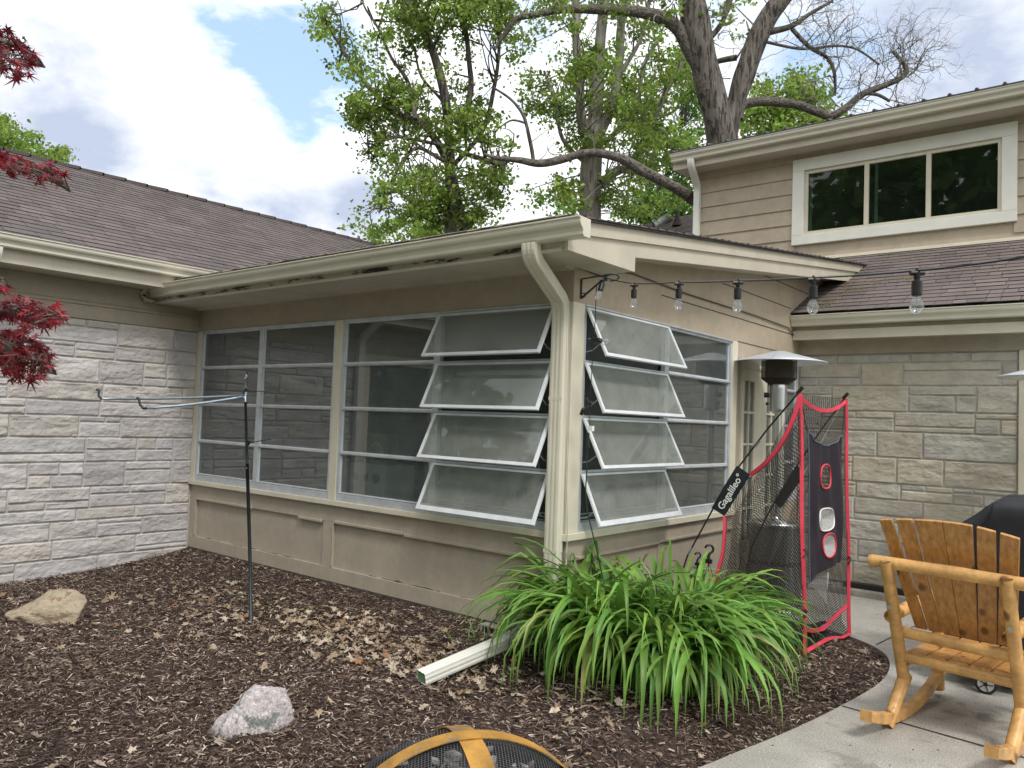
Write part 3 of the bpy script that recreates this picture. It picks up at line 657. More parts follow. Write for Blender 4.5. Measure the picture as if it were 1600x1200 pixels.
# left wing: gutter, fascia, soffit, roof
LX = -LA+.36
bx('frieze', M_wall, [((-LA-.05, -3.6, 2.355), (-LA+.008, .002, 2.56)), ((-LA-.05, -3.6, 2.205), (-LA+.024, -.0, 2.335))], bevel=.002)
bx('frieze_moulding', M_wall, [((-LA-.04, -3.6, 2.336), (-LA+.036, -.0, 2.354)), ((-LA+.0085, -3.6, 2.372), (-LA+.016, -.0, 2.380))])
bx('soffit', M_soffit, [((-LA-.05, -3.6, 2.56), (LX, .0, 2.575))])
bx('fascia', M_trim, [((LX, -3.6, 2.556), (LX+.018, .0, 2.76))])
gutter('gutter', (LX+.0185, -3.6, 2.672), (1, 0, 0), (0, 3.66, 0))
SLP = .484
def roofz_left(x): return 2.775+SLP*(LX+.06-x)
sL = Vector((-1, 0, SLP)).normalized()
ridge_x = -7.76; Ls = (LX+.06-ridge_x)*math.hypot(1, SLP)
q = MB(); q.prism([(LX+.05, roofz_left(LX+.05)-.02), (ridge_x, roofz_left(ridge_x)-.02), (ridge_x-3, roofz_left(ridge_x)-1.5), (ridge_x-3, 2.6), (LX+.0, 2.72)], (0, -3.6, 0), (1, 0, 0), (0, 0, 1), (0, 14.6, 0)); q.build('roof_deck', M_dark, house)
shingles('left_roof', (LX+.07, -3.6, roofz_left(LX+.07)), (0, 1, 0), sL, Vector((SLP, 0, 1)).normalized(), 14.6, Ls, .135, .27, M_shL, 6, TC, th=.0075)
q = MB()
for k in range(50): q.obox((ridge_x-.09, -3.6+k*.29, roofz_left(ridge_x)-.035+.004*(k % 2)), (.17, 0, .0), (0, .31, .012), (0, 0, .04), (.8, .8, .8))
q.build('ridge_cap', M_shL, house)
# left wing continues past the stone pier: trim and dark picture window
bx('corner_board', M_cream, [((-LA-.2, -2.30, -.3), (-LA+.02, -2.152, 2.2))])
w0 = bx('window', M_cream, [((-LA-.2, -4.6, -.3), (-LA+.0, -2.301, .10)), ((-LA-.1, -4.6, 2.08), (-LA+.0, -2.301, 2.204)), ((-LA-.1, -3.5, .1), (-LA+.0, -3.42, 2.08)), ((-LA-.2, -4.8, -.3), (-LA+.0, -4.6, 2.56))])
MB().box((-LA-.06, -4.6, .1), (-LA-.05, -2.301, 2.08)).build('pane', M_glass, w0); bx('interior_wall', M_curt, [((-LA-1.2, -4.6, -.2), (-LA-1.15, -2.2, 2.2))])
bx('roof_end', M_trim, [((-LA-.3, -4.79, 2.56), (LX, -3.602, 2.60))])
# left edge downspout
# sweeps of a ribbed rectangular pipe
def downspout(name, pts, w_, d_, side, m, parent=house, inner=None, rib=True):
    side = Vector(side).normalized(); pts = [Vector(p) for p in pts]; prof = []
    nseg = 7
    for i in range(nseg): prof.append((-w_/2+w_*i/(nseg-1), -d_/2-(.003 if (rib and i % 2) else 0)))
    for i in range(1, 5): prof.append((w_/2+(.003 if (rib and i % 2) else 0), -d_/2+d_*i/5))
    for i in range(nseg): prof.append((w_/2-w_*i/(nseg-1), d_/2+(.003 if (rib and i % 2) else 0)))
    for i in range(1, 5): prof.append((-w_/2-(.003 if (rib and i % 2) else 0), d_/2-d_*i/5))
    n = len(prof); vs = []
    for i, p in enumerate(pts):
        t = (pts[min(i+1, len(pts)-1)]-pts[max(0, i-1)]).normalized(); s_ = (side-t*side.dot(t)).normalized(); b_ = t.cross(s_)
        t0 = (pts[i]-pts[i-1]).normalized() if i else t; c = max(.6, abs(t0.dot(t)))
        for a, b in prof: vs.append(p+s_*a+b_*(b/c))
    q = MB(); q.add(vs, [(i*n+k, i*n+(k+1) % n, (i+1)*n+(k+1) % n, (i+1)*n+k) for i in range(len(pts)-1) for k in range(n)])
    return q.build(name, m, parent)
def bend(a, b, c, r, k=6):      # rounded corner points at b
    a, b, c = map(Vector, (a, b, c)); p = b+(a-b).normalized()*r; q_ = b+(c-b).normalized()*r
    return [p*(1-t)**2+b*2*t*(1-t)+q_*t*t for t in [i/k for i in range(k+1)]]
a, b, c, d = (.045, -.535, 2.495), (.045, -.53, 2.41), (-.055, -.058, 2.20), (-.055, -.056, .17)
pts = [Vector(a)]+bend(a, b, c, .07)+bend(b, c, d, .09)+[Vector(d)]
downspout('downspout', pts, .098, .072, (1, 0, 0), M_gutter)
e = Vector((-.26, -1.02, gzs(-.26, -1.02)+.055))
pts = [Vector((-.055, -.056, .20))]+bend((-.055, -.056, .2), (-.055, -.07, .10), e, .07)+[e]
downspout('downspout_extension', pts, .086, .066, (1, .1, 0), M_ext)
dv = (e-Vector((-.055, -.07, .1))).normalized(); MB().obox(e-dv*.012-Vector((.037, 0, .028)), (.074, 0, 0), dv*.002, (0, 0, .054)).build('pipe_lining', M_greenin, house)
for z in (1.55, .55): bx('downspout_strap', M_gutter, [((-.108, -.096, z), (-.002, -.0915, z+.025))])
q = [(-LA+.43+.06, -2.06, 2.66), (-LA+.42+.06, -2.06, 2.58), (-LA+.06, -2.10, 2.36), (-LA+.06, -2.10, -.1)]
downspout('downspout', [Vector(q[0])]+bend(q[0], q[1], q[2], .06)+bend(q[1], q[2], q[3], .08)+[Vector(q[3])], .07, .095, (1, 0, 0), M_winwhite)
# right wing
RSL = .48; RY0 = 3.97
def roofz_right(y): return 2.64+RSL*(y-RY0)
bx('frieze', M_wall, [((-.0, LB-.03, 2.235), (6, LB+.2, 2.40))])
bx('soffit', M_soffit, [((.0, 4.09, 2.385), (6, LB+.1, 2.398))])
bx('fascia', M_trim, [((.002, 4.062, 2.372), (6, 4.0895, 2.470))], bevel=.003)
bx('fascia', M_wall, [((.002, 4.0895, 2.470), (6, 4.12, 2.66))])
gutter('gutter', (.006, 4.078, 2.512), (0, -1, 0), (6, 0, 0))
sR = Vector((0, 1, RSL)).normalized(); nR = Vector((0, -RSL, 1)).normalized()
DY = 6.08
def mossy(c, t, r):
    n = noise.noise(c*3.1)+.6*noise.noise(c*9)
    if 0.1 < c.x < .75 and c.y < 5.1 and n > .22+c.x*.4: return (.75, .78, .38) if r.random() < .6 else (.6, .55, .35)
    if r.random() < .004: return (1.9, 1.8, 1.6)
    return t
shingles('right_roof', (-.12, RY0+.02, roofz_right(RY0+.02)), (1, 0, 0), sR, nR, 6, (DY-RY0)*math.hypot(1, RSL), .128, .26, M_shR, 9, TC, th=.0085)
q = MB(); q.prism([(RY0+.03, roofz_right(RY0)-.012), (DY, roofz_right(DY)-.02), (DY, roofz_right(DY)-.4), (RY0+.13, 2.5)], (-.1, 0, 0), (0, 1, 0), (0, 0, 1), (6, 0, 0)); q.build('roof_deck', M_dark, house)
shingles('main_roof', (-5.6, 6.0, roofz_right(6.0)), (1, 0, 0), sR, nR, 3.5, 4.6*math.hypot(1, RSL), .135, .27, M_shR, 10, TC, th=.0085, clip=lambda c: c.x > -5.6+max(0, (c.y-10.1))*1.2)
q = MB(); q.prism([(5.9, roofz_right(5.9)-.02), (10.5, roofz_right(10.5)-.02), (14, 3.0), (5.9, 3.0)], (-5.5, 0, 0), (0, 1, 0), (0, 0, 1), (3.4, 0, 0)); q.build('roof_deck', M_dark, house)
q = MB(); vp = P(1036, 346, 16.2)
q.tube([P(1022, 352, 16.3), P(1048, 338, 16.3)], .09, 12); q.build('ridge_vent', M_alud, house, smooth=True)
q = MB(); q.lathe([(.10, -.1), (.05, .05), (.03, .2), (0, .21)], tuple(P(1058, 345, 15.6)), 12); q.build('vent_pipe', M_dark, house)
r_ = random.Random(12); q = MB()
for k in range(420):
    cx_, cy_, sp = r_.choice([(.28, 4.35, .10), (.42, 4.62, .09), (.30, 4.15, .07), (.55, 4.85, .07), (.95, 4.9, .06), (.22, 4.9, .08)]); x, y = cx_+r_.gauss(0, sp), cy_+r_.gauss(0, sp*.7)
    if x < .04: continue
    s_ = r_.uniform(.004, .013); a = r_.uniform(0, 6.28); c_ = r_.choice([(.20, .19, .05), (.15, .13, .05), (.24, .17, .09), (.10, .10, .03)])
    q.obox((x, y, roofz_right(y)+.004), (s_*math.cos(a), s_*math.sin(a), s_*.4*math.sin(a)), (-s_*math.sin(a), s_*math.cos(a), s_*.4*math.cos(a)), (0, 0, s_*.6), c_)
o_ = q.build('moss', M_chip, house); o_['kind'] = 'stuff'
# flashing at dormer foot
q = MB(); q.prism([(0, 0), (.06, 0), (.055, .035), (0, .05)], (-2.15, DY, roofz_right(DY)-.015), (0, -1, 0), (0, 0, 1), (8.2, 0, 0)); q.build('roof_flashing', M_cream, house)
# dormer wall with lap siding
DX0 = -2.17; q = MB(); zb = 3.3; k = 0; lap = .207
WX0, WX1, WZ0, WZ1 = -.755, 1.785, 3.862, 5.003
zz = 3.30+.02
while zz < 5.12:
    z1 = min(zz+lap, 5.16)
    def brd(x0, x1):
        q.prism([(0, zz), (.022, zz), (.006, z1), (0, z1)], (x0, DY, 0), (0, -1, 0), (0, 0, 1), (x1-x0, 0, 0), (1, 1, 1))
    if z1 > WZ0+.01 and zz < WZ1-.01: brd(DX0, WX0+.03); brd(WX1-.03, 6)
    else: brd(DX0, 6)
    zz += lap
q.build('lap_siding', M_side, house)
bx('dormer_wall', M_side, [((DX0, DY+.001, 2.9), (6, DY+.12, WZ0+.05)), ((DX0, DY+.001, WZ1-.05), (6, DY+.12, 5.2)), ((DX0, DY+.001, WZ0+.05), (WX0+.05, DY+.12, WZ1-.05)), ((WX1-.05, DY+.001, WZ0+.05), (6, DY+.12, WZ1-.05)), ((DX0+.001, DY+.12, 3.5), (DX0+.10, DY+4, 5.2))])
q = MB()   # window trim
t = .155
for a_, b_ in [((WX0, WZ0), (WX1, WZ0+.125)), ((WX0, WZ1-t), (WX1, WZ1)), ((WX0, WZ0+.126), (WX0+.15, WZ1-t-.001)), ((WX1-.15, WZ0+.126), (WX1, WZ1-t-.001))]:
    q.box((a_[0], DY-.045, a_[1]), (b_[0], DY+.03, b_[1]))
q.build('window_trim', M_winwhite, house, bevel=.003)
q = MB(); ix0, ix1, iz0, iz1 = WX0+.15, WX1-.15, WZ0+.126, WZ1-t-.001; ws = (ix1-ix0)
xa, xb = ix0+ws*.345, ix0+ws*.66
for x0, x1, z0, z1 in [(ix0, ix1, iz0, iz0+.045), (ix0, ix1, iz1-.045, iz1), (ix0, ix0+.045, iz0+.045, iz1-.045), (ix1-.045, ix1, iz0+.045, iz1-.045), (xa-.028, xa+.028, iz0+.045, iz1-.045), (xb-.028, xb+.028, iz0+.045, iz1-.045)]:
    q.box((x0+.001, DY-.012, z0), (x1-.001, DY+.05, z1))
dw = q.build('window', M_cream, house, bevel=.002)
for x0, x1 in ((ix0+.045, xa-.028), (xa+.028, xb-.028), (xb+.028, ix1-.045)): MB().box((x0, DY+.015, iz0+.045), (x1, DY+.02, iz1-.045)).build('pane', M_glassdark, dw)
q = MB(); z = iz0+.05
while z < iz1-.05:
    q.add([(ix0+.05, DY+.060, z), (xb-.03, DY+.060, z), (xb-.03, DY+.075, z+.011), (ix0+.05, DY+.075, z+.011)], [(0, 1, 2, 3)]); z += .022
q.build('blind', M_intwall, dw)
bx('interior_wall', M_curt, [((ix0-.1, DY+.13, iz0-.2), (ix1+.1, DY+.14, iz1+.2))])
q = MB(); q.box((ix0+.055, DY+.03, iz0+.05), (ix0+.085, DY+.05, iz1-.05)); q.box((xa+.09, DY+.03, iz0+.05), (xa+.125, DY+.05, iz1-.05)); q.build('blind_rail', M_winwhite, dw)
# dormer eave
bx('soffit', M_soffit, [((DX0-.2, DY-.31, 5.08), (6, DY+.1, 5.098))])
bx('fascia', M_trim, [((DX0-.2, DY-.33, 5.07), (6, DY-.3105, 5.26))])
gutter('gutter', (DX0-.2, DY-.331, 5.165), (0, -1, 0), (8.2, 0, 0))
q = MB(); rs = .25
q.prism([(DY-.45, 5.297), (DY+3, 5.297+3.4*rs), (DY+3, 5.272+3.4*rs), (DY-.45, 5.279)], (DX0-.22, 0, 0), (0, 1, 0), (0, 0, 1), (8.2, 0, 0))
for k in range(31): q.prism([(-.022, 0), (-.010, .024), (.010, .024), (.022, 0)], (DX0-.17+k*.27, DY-.455, 5.2965), (1, 0, 0), (0, 0, 1), (0, 3.4, 3.4*rs))
q.build('ribbed_roof', M_ribbed, house)
q = [(DX0+.10, DY-.39, 5.17), (DX0+.10, DY-.38, 5.08), (DX0+.045, DY-.05, 4.86), (DX0+.045, DY-.05, 3.6)]
downspout('downspout', [Vector(q[0])]+bend(q[0], q[1], q[2], .07)+bend(q[1], q[2], q[3], .09)+[Vector(q[3])], .085, .065, (1, 0, 0), M_winwhite)
# right wing: curb, dark strip, door trim
bx('curb', M_found, [((.0, 4.02, -.3), (2.0, LB, -.135))], bevel=.01)
bx('edging_strip', M_black, [((.55, 4.10, -.135), (2.0, 4.20, -.085))])
bx('door_frame', M_cream, [((2.022, LB-.03, -.19), (2.13, LB+.1, 2.234)), ((3.3, LB-.03, -.19), (3.4, LB+.1, 2.234)), ((2.13, LB-.02, 2.1), (3.3, LB+.1, 2.234))], bevel=.004)
d3 = bx('door', M_cream, [((2.13, LB, -.19), (2.24, LB+.05, 2.1)), ((3.19, LB, -.19), (3.3, LB+.05, 2.1)), ((2.24, LB, -.19), (3.19, LB+.05, 0)), ((2.24, LB, 2.0), (3.19, LB+.05, 2.1))])
MB().box((2.24, LB+.02, 0), (3.19, LB+.03, 2.0)).build('pane', M_glass, d3)
bx('wall', M_side, [((3.4, LB, -.3), (6, LB+.2, 2.24))])
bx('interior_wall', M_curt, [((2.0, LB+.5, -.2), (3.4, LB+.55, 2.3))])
# coax cable along the gable + thin cable on corner
q = MB(); cp = [(.012, .30, 2.44), (.012, .42, 2.455), (.012, 1.3, 2.47), (.012, 2.3, 2.47), (.012, 3.3, 2.475), (.012, 3.95, 2.48), (.012, 4.02, 2.44), (.012, 4.12, 2.37)]
def Bp(px, py, x=.012):
    dd = CF+CR*((px-800)/FPX)-CU*((py-600)/FPX); t_ = (x-CC.x)/dd.x; return CC+dd*t_
def Ap(px, py, y=-.012):
    dd = CF+CR*((px-800)/FPX)-CU*((py-600)/FPX); t_ = (y-CC.y)/dd.y; return CC+dd*t_
q.tube([Bp(902, 418), Bp(912, 421), Bp(940, 432), Bp(975, 425), Bp(990, 428), Bp(1070, 458), Bp(1180, 493), Bp(1232, 512), Bp(1240, 524), Bp(1254, 532)], .006, 6)
q.build('coaxial_cable', mat('brown_cable', (.09, .07, .055), .6), house, smooth=True)
q = MB(); q.tube([Bp(890, 470, .016), Bp(888, 560, .018), Bp(886, 700, .016), Bp(885, 745, .016), Bp(887, 800, .03), Bp(886, 850, .035), Bp(884, 900, .02)], .0035, 6); q.build('painted_cable', M_wcable, house, smooth=True)
# ------------------------------------------------------------------ interior things
def cab():
    t = thing('play_cabinet', 'white and plywood cabinet with round holes standing behind the lower sunroom window', 'cabinet', (-2.4, .24, 0))
    c = Ap(549, 735, .24); x0 = c.x; y = .24; z1 = Ap(560, 655, .55).z; zt = .62
    q = MB(); q.box((x0-.02, y, .0), (x0+.44, y+.35, .985)); q.build('body', M_white, t, bevel=.01)
    q = MB()
    for uu, rr in ((.07, .038), (.20, .032), (.33, .045)):
        q.tube([(x0+uu, y-.002, .87), (x0+uu, y-.008, .87)], rr, 20)
    q.build('knob', M_darksteel, t)
    q = MB(); q.box((x0+.14, y+.02, .987), (x0+.44, y+.14, 1.25)); q.build('top_panel', M_ply, t, bevel=.005)
    q = MB(); q.tube([(x0+.30, y+.018, 1.09), (x0+.30, y+.010, 1.09)], .085, 28); q.build('ring', M_white, t)
    q = MB(); q.tube([(x0+.30, y+.009, 1.09), (x0+.30, y+.006, 1.09)], .070, 28); q.build('disc', M_ply, t)
cab()
t = thing('pole', 'blue plastic pole leaning inside the sunroom behind the window', 'pole', (-2.1, .9, 0))
MB().tube([(-1.85, .9, 0), (-1.9, .95, 1.35)], .014, 10).build('shaft', M_blueplastic, t); MB().tube([(-1.9, .95, 1.35), (-1.9, .95, 1.45), (-1.93, .92, 1.46)], .018, 10).build('grip', M_blueplastic, t)
def chair_in(x, y, lab, back=1):
    t = thing('spindle_chair', lab, 'chair', (x, y, 0), 'white spindle chairs inside the sunroom')
    MB().box((x, y, .42), (x+.44, y+.42, .45)).build('seat', M_white, t, bevel=.008)
    for dx in (.03, .41):
        for dy in (.03, .39): MB().tube([(x+dx, y+dy, 0), (x+dx, y+dy, .42)], .018, 8).build('leg', M_white, t, smooth=True)
    q = MB()
    for k in range(9): q.tube([(x+.03+k*.0475, y+.02, .45), (x+.02+k*.05, y-.04, .88)], .009, 6)
    q.box((x, y-.065, .88), (x+.44, y-.035, .96)); q.build('backrest', M_white, t)
chair_in(-1.15, .7, 'white spindle-back chair seen through the bottom tilted pane of the long window wall'); chair_in(-.75, 1.55, 'white spindle-back chair seen through the tilted panes on the door side')
def bicycle():
    t = thing('bicycle', 'bicycle standing inside the sunroom behind the window corner', 'bicycle', (-.9, .5, 0))
    def whl(c):
        q = MB(); ring = [(c[0]+.31*math.cos(a), c[1], c[2]+.31*math.sin(a)) for a in np.linspace(0, 2*math.pi, 33)]
        q.tube(ring, .02, 8, caps=False); w_ = q.build('wheel', M_rubber, t, smooth=True)
        q = MB()
        ring = [(c[0]+.285*math.cos(a), c[1], c[2]+.285*math.sin(a)) for a in np.linspace(0, 2*math.pi, 33)]; q.tube(ring, .009, 6, caps=False)
        for k in range(20):
            a = k*math.pi/10; q.tube([(c[0]+.02*math.cos(a), c[1]+.02*(-1)**k, c[2]), (c[0]+.285*math.cos(a), c[1], c[2]+.285*math.sin(a))], .0012, 4)
        q.build('rim', M_steel, w_)
    y = .42; f_ = (-.42, y, .62); r_ = (-1.45, y, .62); dz = .30
    whl(f_); whl(r_); bb = (-1.0, y, .60); st = (-1.12, y, 1.1); hd = (-.58, y, 1.12)
    q = MB()
    for a_, b_ in ((bb, st), (bb, hd), (st, hd), (r_, bb), (r_, st)): q.tube([a_, b_], .015, 8)
    q.build('frame', M_blueplastic, t); q = MB(); q.tube([f_, hd, (-.60, y, 1.22)], .014, 8); q.build('fork', M_steel, t)
    q = MB(); q.tube([(-.60, y-.12, 1.22), (-.62, y, 1.24), (-.60, y+.25, 1.22)], .012, 8); q.build('handlebar', M_black, t)
    q = MB(); q.box((-1.25, y-.06, 1.14), (-1.0, y+.06, 1.18)); q.build('saddle', M_black, t, bevel=.02)
    q = MB(); q.box((-1.6, .25, 0), (-.3, .7, .305)); return q
q = bicycle(); o = q.build('storage_bench', M_ply, None); tag(o, 'low plywood bench under the bicycle inside the sunroom', 'bench')
# ------------------------------------------------------------------ patio heaters
def heater(cx, cy, label, dz=0.0):
    t = thing('patio_heater', label, 'patio heater', (cx, cy, PZ), 'patio heaters')
    c = (cx, cy, PZ)
    MB().lathe([(0, 0), (.27, 0), (.275, .02), (.26, .035), (0, .04)], c, 40).build('base', M_steel, t, smooth=True)
    q = MB(); q.lathe([(.232, .04), (.232, .40), (.226, .405), (.226, .44), (.232, .445), (.232, .745)], c, 40)
    q.build('tank_housing', mat('dark_steel_housing', (.34, .34, .35), .33, .1, 3, 0, 40, metal=.8, stretch=(1, 1, .2)), t)
    q = MB()
    for k in range(26):
        a = k*2*math.pi/26
        for zz, of in ((.412, 0), (.430, .5), (.06, 0)):
            a2 = a+of*2*math.pi/26; u = Vector((-math.sin(a2), math.cos(a2), 0)); n = Vector((math.cos(a2), math.sin(a2), 0)); p = Vector(c)+n*.2335+Vector((0, 0, zz))
            q.add([p-u*.018, p+Vector((0, 0, -.008)), p+u*.018, p+Vector((0, 0, .008))], [(0, 1, 2, 3)])
    q.build('vent_slot', M_black, t)
    q = MB(); q.lathe([(.24, .745), (.245, .765), (.235, .785), (.05, .80), (.04, .83)], c, 40); q.build('housing_lid', M_steel, t, smooth=True)
    q = MB(); q.lathe([(.032, .80), (.032, 1.80+dz)], c, 20); q.lathe([(.036, 1.62+dz), (.036, 1.66+dz)], c, 20); q.build('pole', M_steel, t, smooth=True)
    q = MB(); q.lathe([(.0, 1.78+dz), (.070, 1.78+dz), (.076, 1.80+dz), (.076, 2.00+dz), (.072, 2.035+dz), (0, 2.04+dz)], c, 28); hd = q.build('burner_head', M_steel, t, smooth=False)
    q = MB(); q.tube([(cx-.075, cy-.03, PZ+1.93+dz), (cx-.115, cy-.05, PZ+1.93+dz)], .024, 12); q.tube([(cx-.075, cy-.04, PZ+1.85+dz), (cx-.10, cy-.05, PZ+1.85+dz)], .014, 10); q.build('control_knob', M_black, hd)
    q = MB(); q.lathe([(.09, 2.03+dz), (.150, 2.075+dz), (.158, 2.09+dz)], c, 36); q.build('burner_cup', M_burner, t, smooth=True)
    q = MB(); q.lathe([(.158, 2.085+dz), (.158, 2.255+dz)], c, 44, uvs=True); q.build('burner_guard', M_burnmesh, t)
    q = MB(); q.lathe([(.12, 2.09+dz), (.12, 2.25+dz)], c, 30); q.build('burner_screen', M_burner, t)
    q = MB(); q.lathe([(0, 2.338+dz), (.06, 2.335+dz), (.10, 2.322+dz), (.30, 2.268+dz), (.418, 2.236+dz), (.424, 2.228+dz), (.415, 2.232+dz), (.30, 2.260+dz), (.1, 2.31+dz), (0, 2.325+dz)], c, 12*4)
    cp = q.build('reflector', M_hood, t, smooth=True)
    q = MB()
    for k in range(8):
        a = k*math.pi/4+.2; q.add([(cx+.09*math.cos(a), cy+.09*math.sin(a), PZ+2.3265+dz), (cx+.40*math.cos(a-.006), cy+.40*math.sin(a-.006), PZ+2.243+dz), (cx+.40*math.cos(a+.006), cy+.40*math.sin(a+.006), PZ+2.243+dz)], [(0, 1, 2)])
    q.build('reflector_seam', M_alud, cp)
heater(.315, 2.87, 'silver patio heater with domed reflector behind the sports net by the door')
h2 = P(1646, 900, 6.5); heater(h2.x, h2.y, 'silver patio heater at the right edge with only its reflector rim in view', -.10)
# ------------------------------------------------------------------ sports net
def net():
    t = thing('sports_net', 'black sports practice net with red edging and a charcoal target sheet', 'sports net', (1.12, 1.35, PZ))
    FL = Vector((1.12, 1.335, -.150)); FR = Vector((1.12, 2.36, -.178)); TL = Vector((1.12, 1.133, 1.664)); TR = Vector((1.12, 2.15, 1.675))
    BL = Vector((.20, 1.0, -.10)); BR = Vector((.35, 1.98, -.10))
    S1a, S1b, S1c, S1d = Vector((.685, 1.15, 1.133)), Vector((.498, 1.15, .817)), Vector((.588, 1.15, .776)), Vector((.772, 1.15, 1.084))
    S2a, S2b, S2c, S2d = Vector((.79, 2.05, 1.141)), Vector((.61, 2.05, .83)), Vector((.663, 2.05, .784)), Vector((.835, 2.05, 1.046))
    q = MB(); q.tube([BL, Vector((.33, 1.10, .46)), S1b, (S1a+S1b)/2+Vector((-.012, 0, .006)), S1a, Vector((.90, 1.14, 1.42)), TL+Vector((.01, 0, .03))], .0065, 8); q.build('pole', M_black, t, smooth=True)
    q = MB(); q.tube([BR, Vector((.44, 2.02, .45)), S2b, S2a, Vector((.97, 2.06, 1.43)), TR+Vector((.01, 0, .03))], .0065, 8); q.build('pole', M_black, t, smooth=True)
    q = MB(); q.tube([Vector((.84, 1.145, 1.33)), Vector((.80, 1.147, 1.28))], .0078, 8); q.tube([Vector((.36, 1.105, .52)), Vector((.335, 1.10, .47))], .0078, 8); q.build('ferrule', M_galv, t)
    q = MB()
    for p in (TL, TR): q.tube([p+Vector((-.02, 0, .0)), p+Vector((.018, 0, .045))], .013, 8)
    q.build('pole_cap', M_black, t)
    def sleeve(a, b, c, d, nm):
        n = (b-a).cross(d-a).normalized(); q = MB(); q.grid(lambda u, v: a.lerp(d, u).lerp(b.lerp(c, u), v)+n*(.006+.005*math.sin(v*5+u*2)), 6, 14)
        q.grid(lambda u, v: a.lerp(d, 1-u).lerp(b.lerp(c, 1-u), v)-n*.006, 6, 14); return q.build(nm, M_blkcloth, t, smooth=True), n
    s1, n1 = sleeve(S1a+Vector((-.012, 0, .008)), S1b+Vector((-.012, 0, .006)), S1c, S1d, 'pole_sleeve'); sleeve(S2a, S2b, S2c, S2d, 'pole_sleeve')
    # maker's name on the front sleeve
    cu = bpy.data.curves.new('lettering', 'FONT'); cu.body = 'Gagalileo\u00b0'; cu.size = .088; cu.align_x = 'CENTER'; cu.align_y = 'CENTER'; cu.extrude = .0006; cu.offset = .0012
    tmp = bpy.data.objects.new('lettering_tmp', cu); COL.objects.link(tmp); bpy.context.view_layer.update()
    me = bpy.data.meshes.new_from_object(tmp.evaluated_get(bpy.context.evaluated_depsgraph_get())); bpy.data.objects.remove(tmp)
    ux = (S1a-S1b).normalized(); nn = n1 if n1.y < 0 else -n1; uy = nn.cross(ux).normalized(); cen = (S1a+S1b+S1c+S1d)/4+nn*.0165
    wdt = max(v.co.x for v in me.vertices)-min(v.co.x for v in me.vertices); k = .29/wdt
    for v in me.vertices: v.co = cen+ux*v.co.x*k+uy*v.co.y*k+nn*v.co.z
    me.materials.clear(); me.materials.append(M_txt); o = bpy.data.objects.new('lettering', me); COL.objects.link(o); o.parent = s1
    o.matrix_parent_inverse = Matrix.Translation(-WLOC[t.name])@Matrix.Identity(4) if False else Matrix.Identity(4)
    # red edging: flat ribbons
    def ribbon(pts, wd, nm, m=M_redtape, nvec=None):
        pts = [Vector(p) for p in pts]; q = MB(); vs = []
        for i, p in enumerate(pts):
            tt = (pts[min(i+1, len(pts)-1)]-pts[max(i-1, 0)]).normalized(); view = nvec or Vector((.6, -.8, 0)); s_ = tt.cross(view).normalized()*wd/2; nn_ = s_.cross(tt).normalized()*.004
            wob = .002*math.sin(i*1.7); vs += [p-s_-nn_+nn_*wob, p+s_-nn_, p+s_+nn_, p-s_+nn_]
        q.add(vs, [(4*i+k, 4*i+(k+1) % 4, 4*i+4+(k+1) % 4, 4*i+4+k) for i in range(len(pts)-1) for k in range(4)]); return q.build(nm, m, t)
    def curve(a, b, sag, n=14): return [a.lerp(b, i/n)+sag*(4*(i/n)*(1-i/n)) for i in range(n+1)]
    ribbon([TL+(FL-TL)*i/12+Vector((0, .012*math.sin(i*.8), 0)) for i in range(13)], .026, 'corner_tube'); ribbon([TR+(FR-TR)*i/12+Vector((0, .010*math.sin(i*.9+1), 0)) for i in range(13)], .026, 'corner_tube')
    ribbon(curve(TL+Vector((0, 0, -.02)), TR+Vector((0, 0, -.02)), Vector((0, 0, -.085))), .026, 'edge_binding')
    e1 = curve(TL+Vector((-.0, 0, -.02)), S1d, Vector((.045, 0, -.055))); ribbon(e1, .032, 'edge_binding')
    e2 = [S1c, Vector((.595, 1.15, .70)), Vector((.585, 1.15, .52)), Vector((.545, 1.14, .33)), Vector((.47, 1.13, .16)), Vector((.42, 1.12, .0)), Vector((.40, 1.12, -.10))]; ribbon(e2, .026, 'edge_binding')
    bl_ = [FL.lerp(FR, i/10) for i in range(11)]; bl_ = [Vector((p.x, p.y, max(p.z, gzs(p.x, p.y)+.028))) for p in bl_]; ribbon(bl_, .030, 'base_binding', nvec=Vector((.3, -.3, .9)))
    BC = Vector((.45, 1.70, -.07)); ribbon([FL, Vector((.95, 1.45, -.115)), Vector((.80, 1.54, -.10)), BC], .024, 'base_binding', nvec=Vector((.3, -.3, .9)))
    PL, PM, PR = Vector((1.12, 1.32, .037)), Vector((1.13, 1.69, -.02)), Vector((1.122, 2.27, .055))
    pk = [PL, PL.lerp(PM, .5)+Vector((0, 0, -.012)), PM, PM.lerp(PR, .5)+Vector((0, 0, .006)), PR]; ribbon(pk, .030, 'edge_binding')
    # netting
    def sheet(f, nm, m, w_, h_, nu=20, nv=30): return MB().grid(f, nu, nv, uvs=(w_, h_)).build(nm, m, t)
    def topf(u): return TL.lerp(TR, u)+Vector((0, 0, -.02-.085*4*u*(1-u)))
    def botf(u): return (PL.lerp(PM, u*2) if u < .5 else PM.lerp(PR, u*2-1))
    sheet(lambda u, v: topf(u).lerp(botf(u), v)+Vector((-.025*math.sin(math.pi*v)*math.sin(math.pi*u), 0, 0)), 'front_netting', M_netblack, 1.0, 1.65)
    sheet(lambda u, v: botf(u).lerp(FL.lerp(FR, u), v)+Vector((-.05*math.sin(math.pi*v), 0, 0)), 'pocket_netting', M_netfine, 1.0, .22)
    L1 = e1[::-1]; left = [S1d]+[S1c]+e2[1:]
    def lf(v):      # left border from the sleeve down
        k = v*(len(left)-1); i = min(int(k), len(left)-2); return left[i].lerp(left[i+1], k-i)
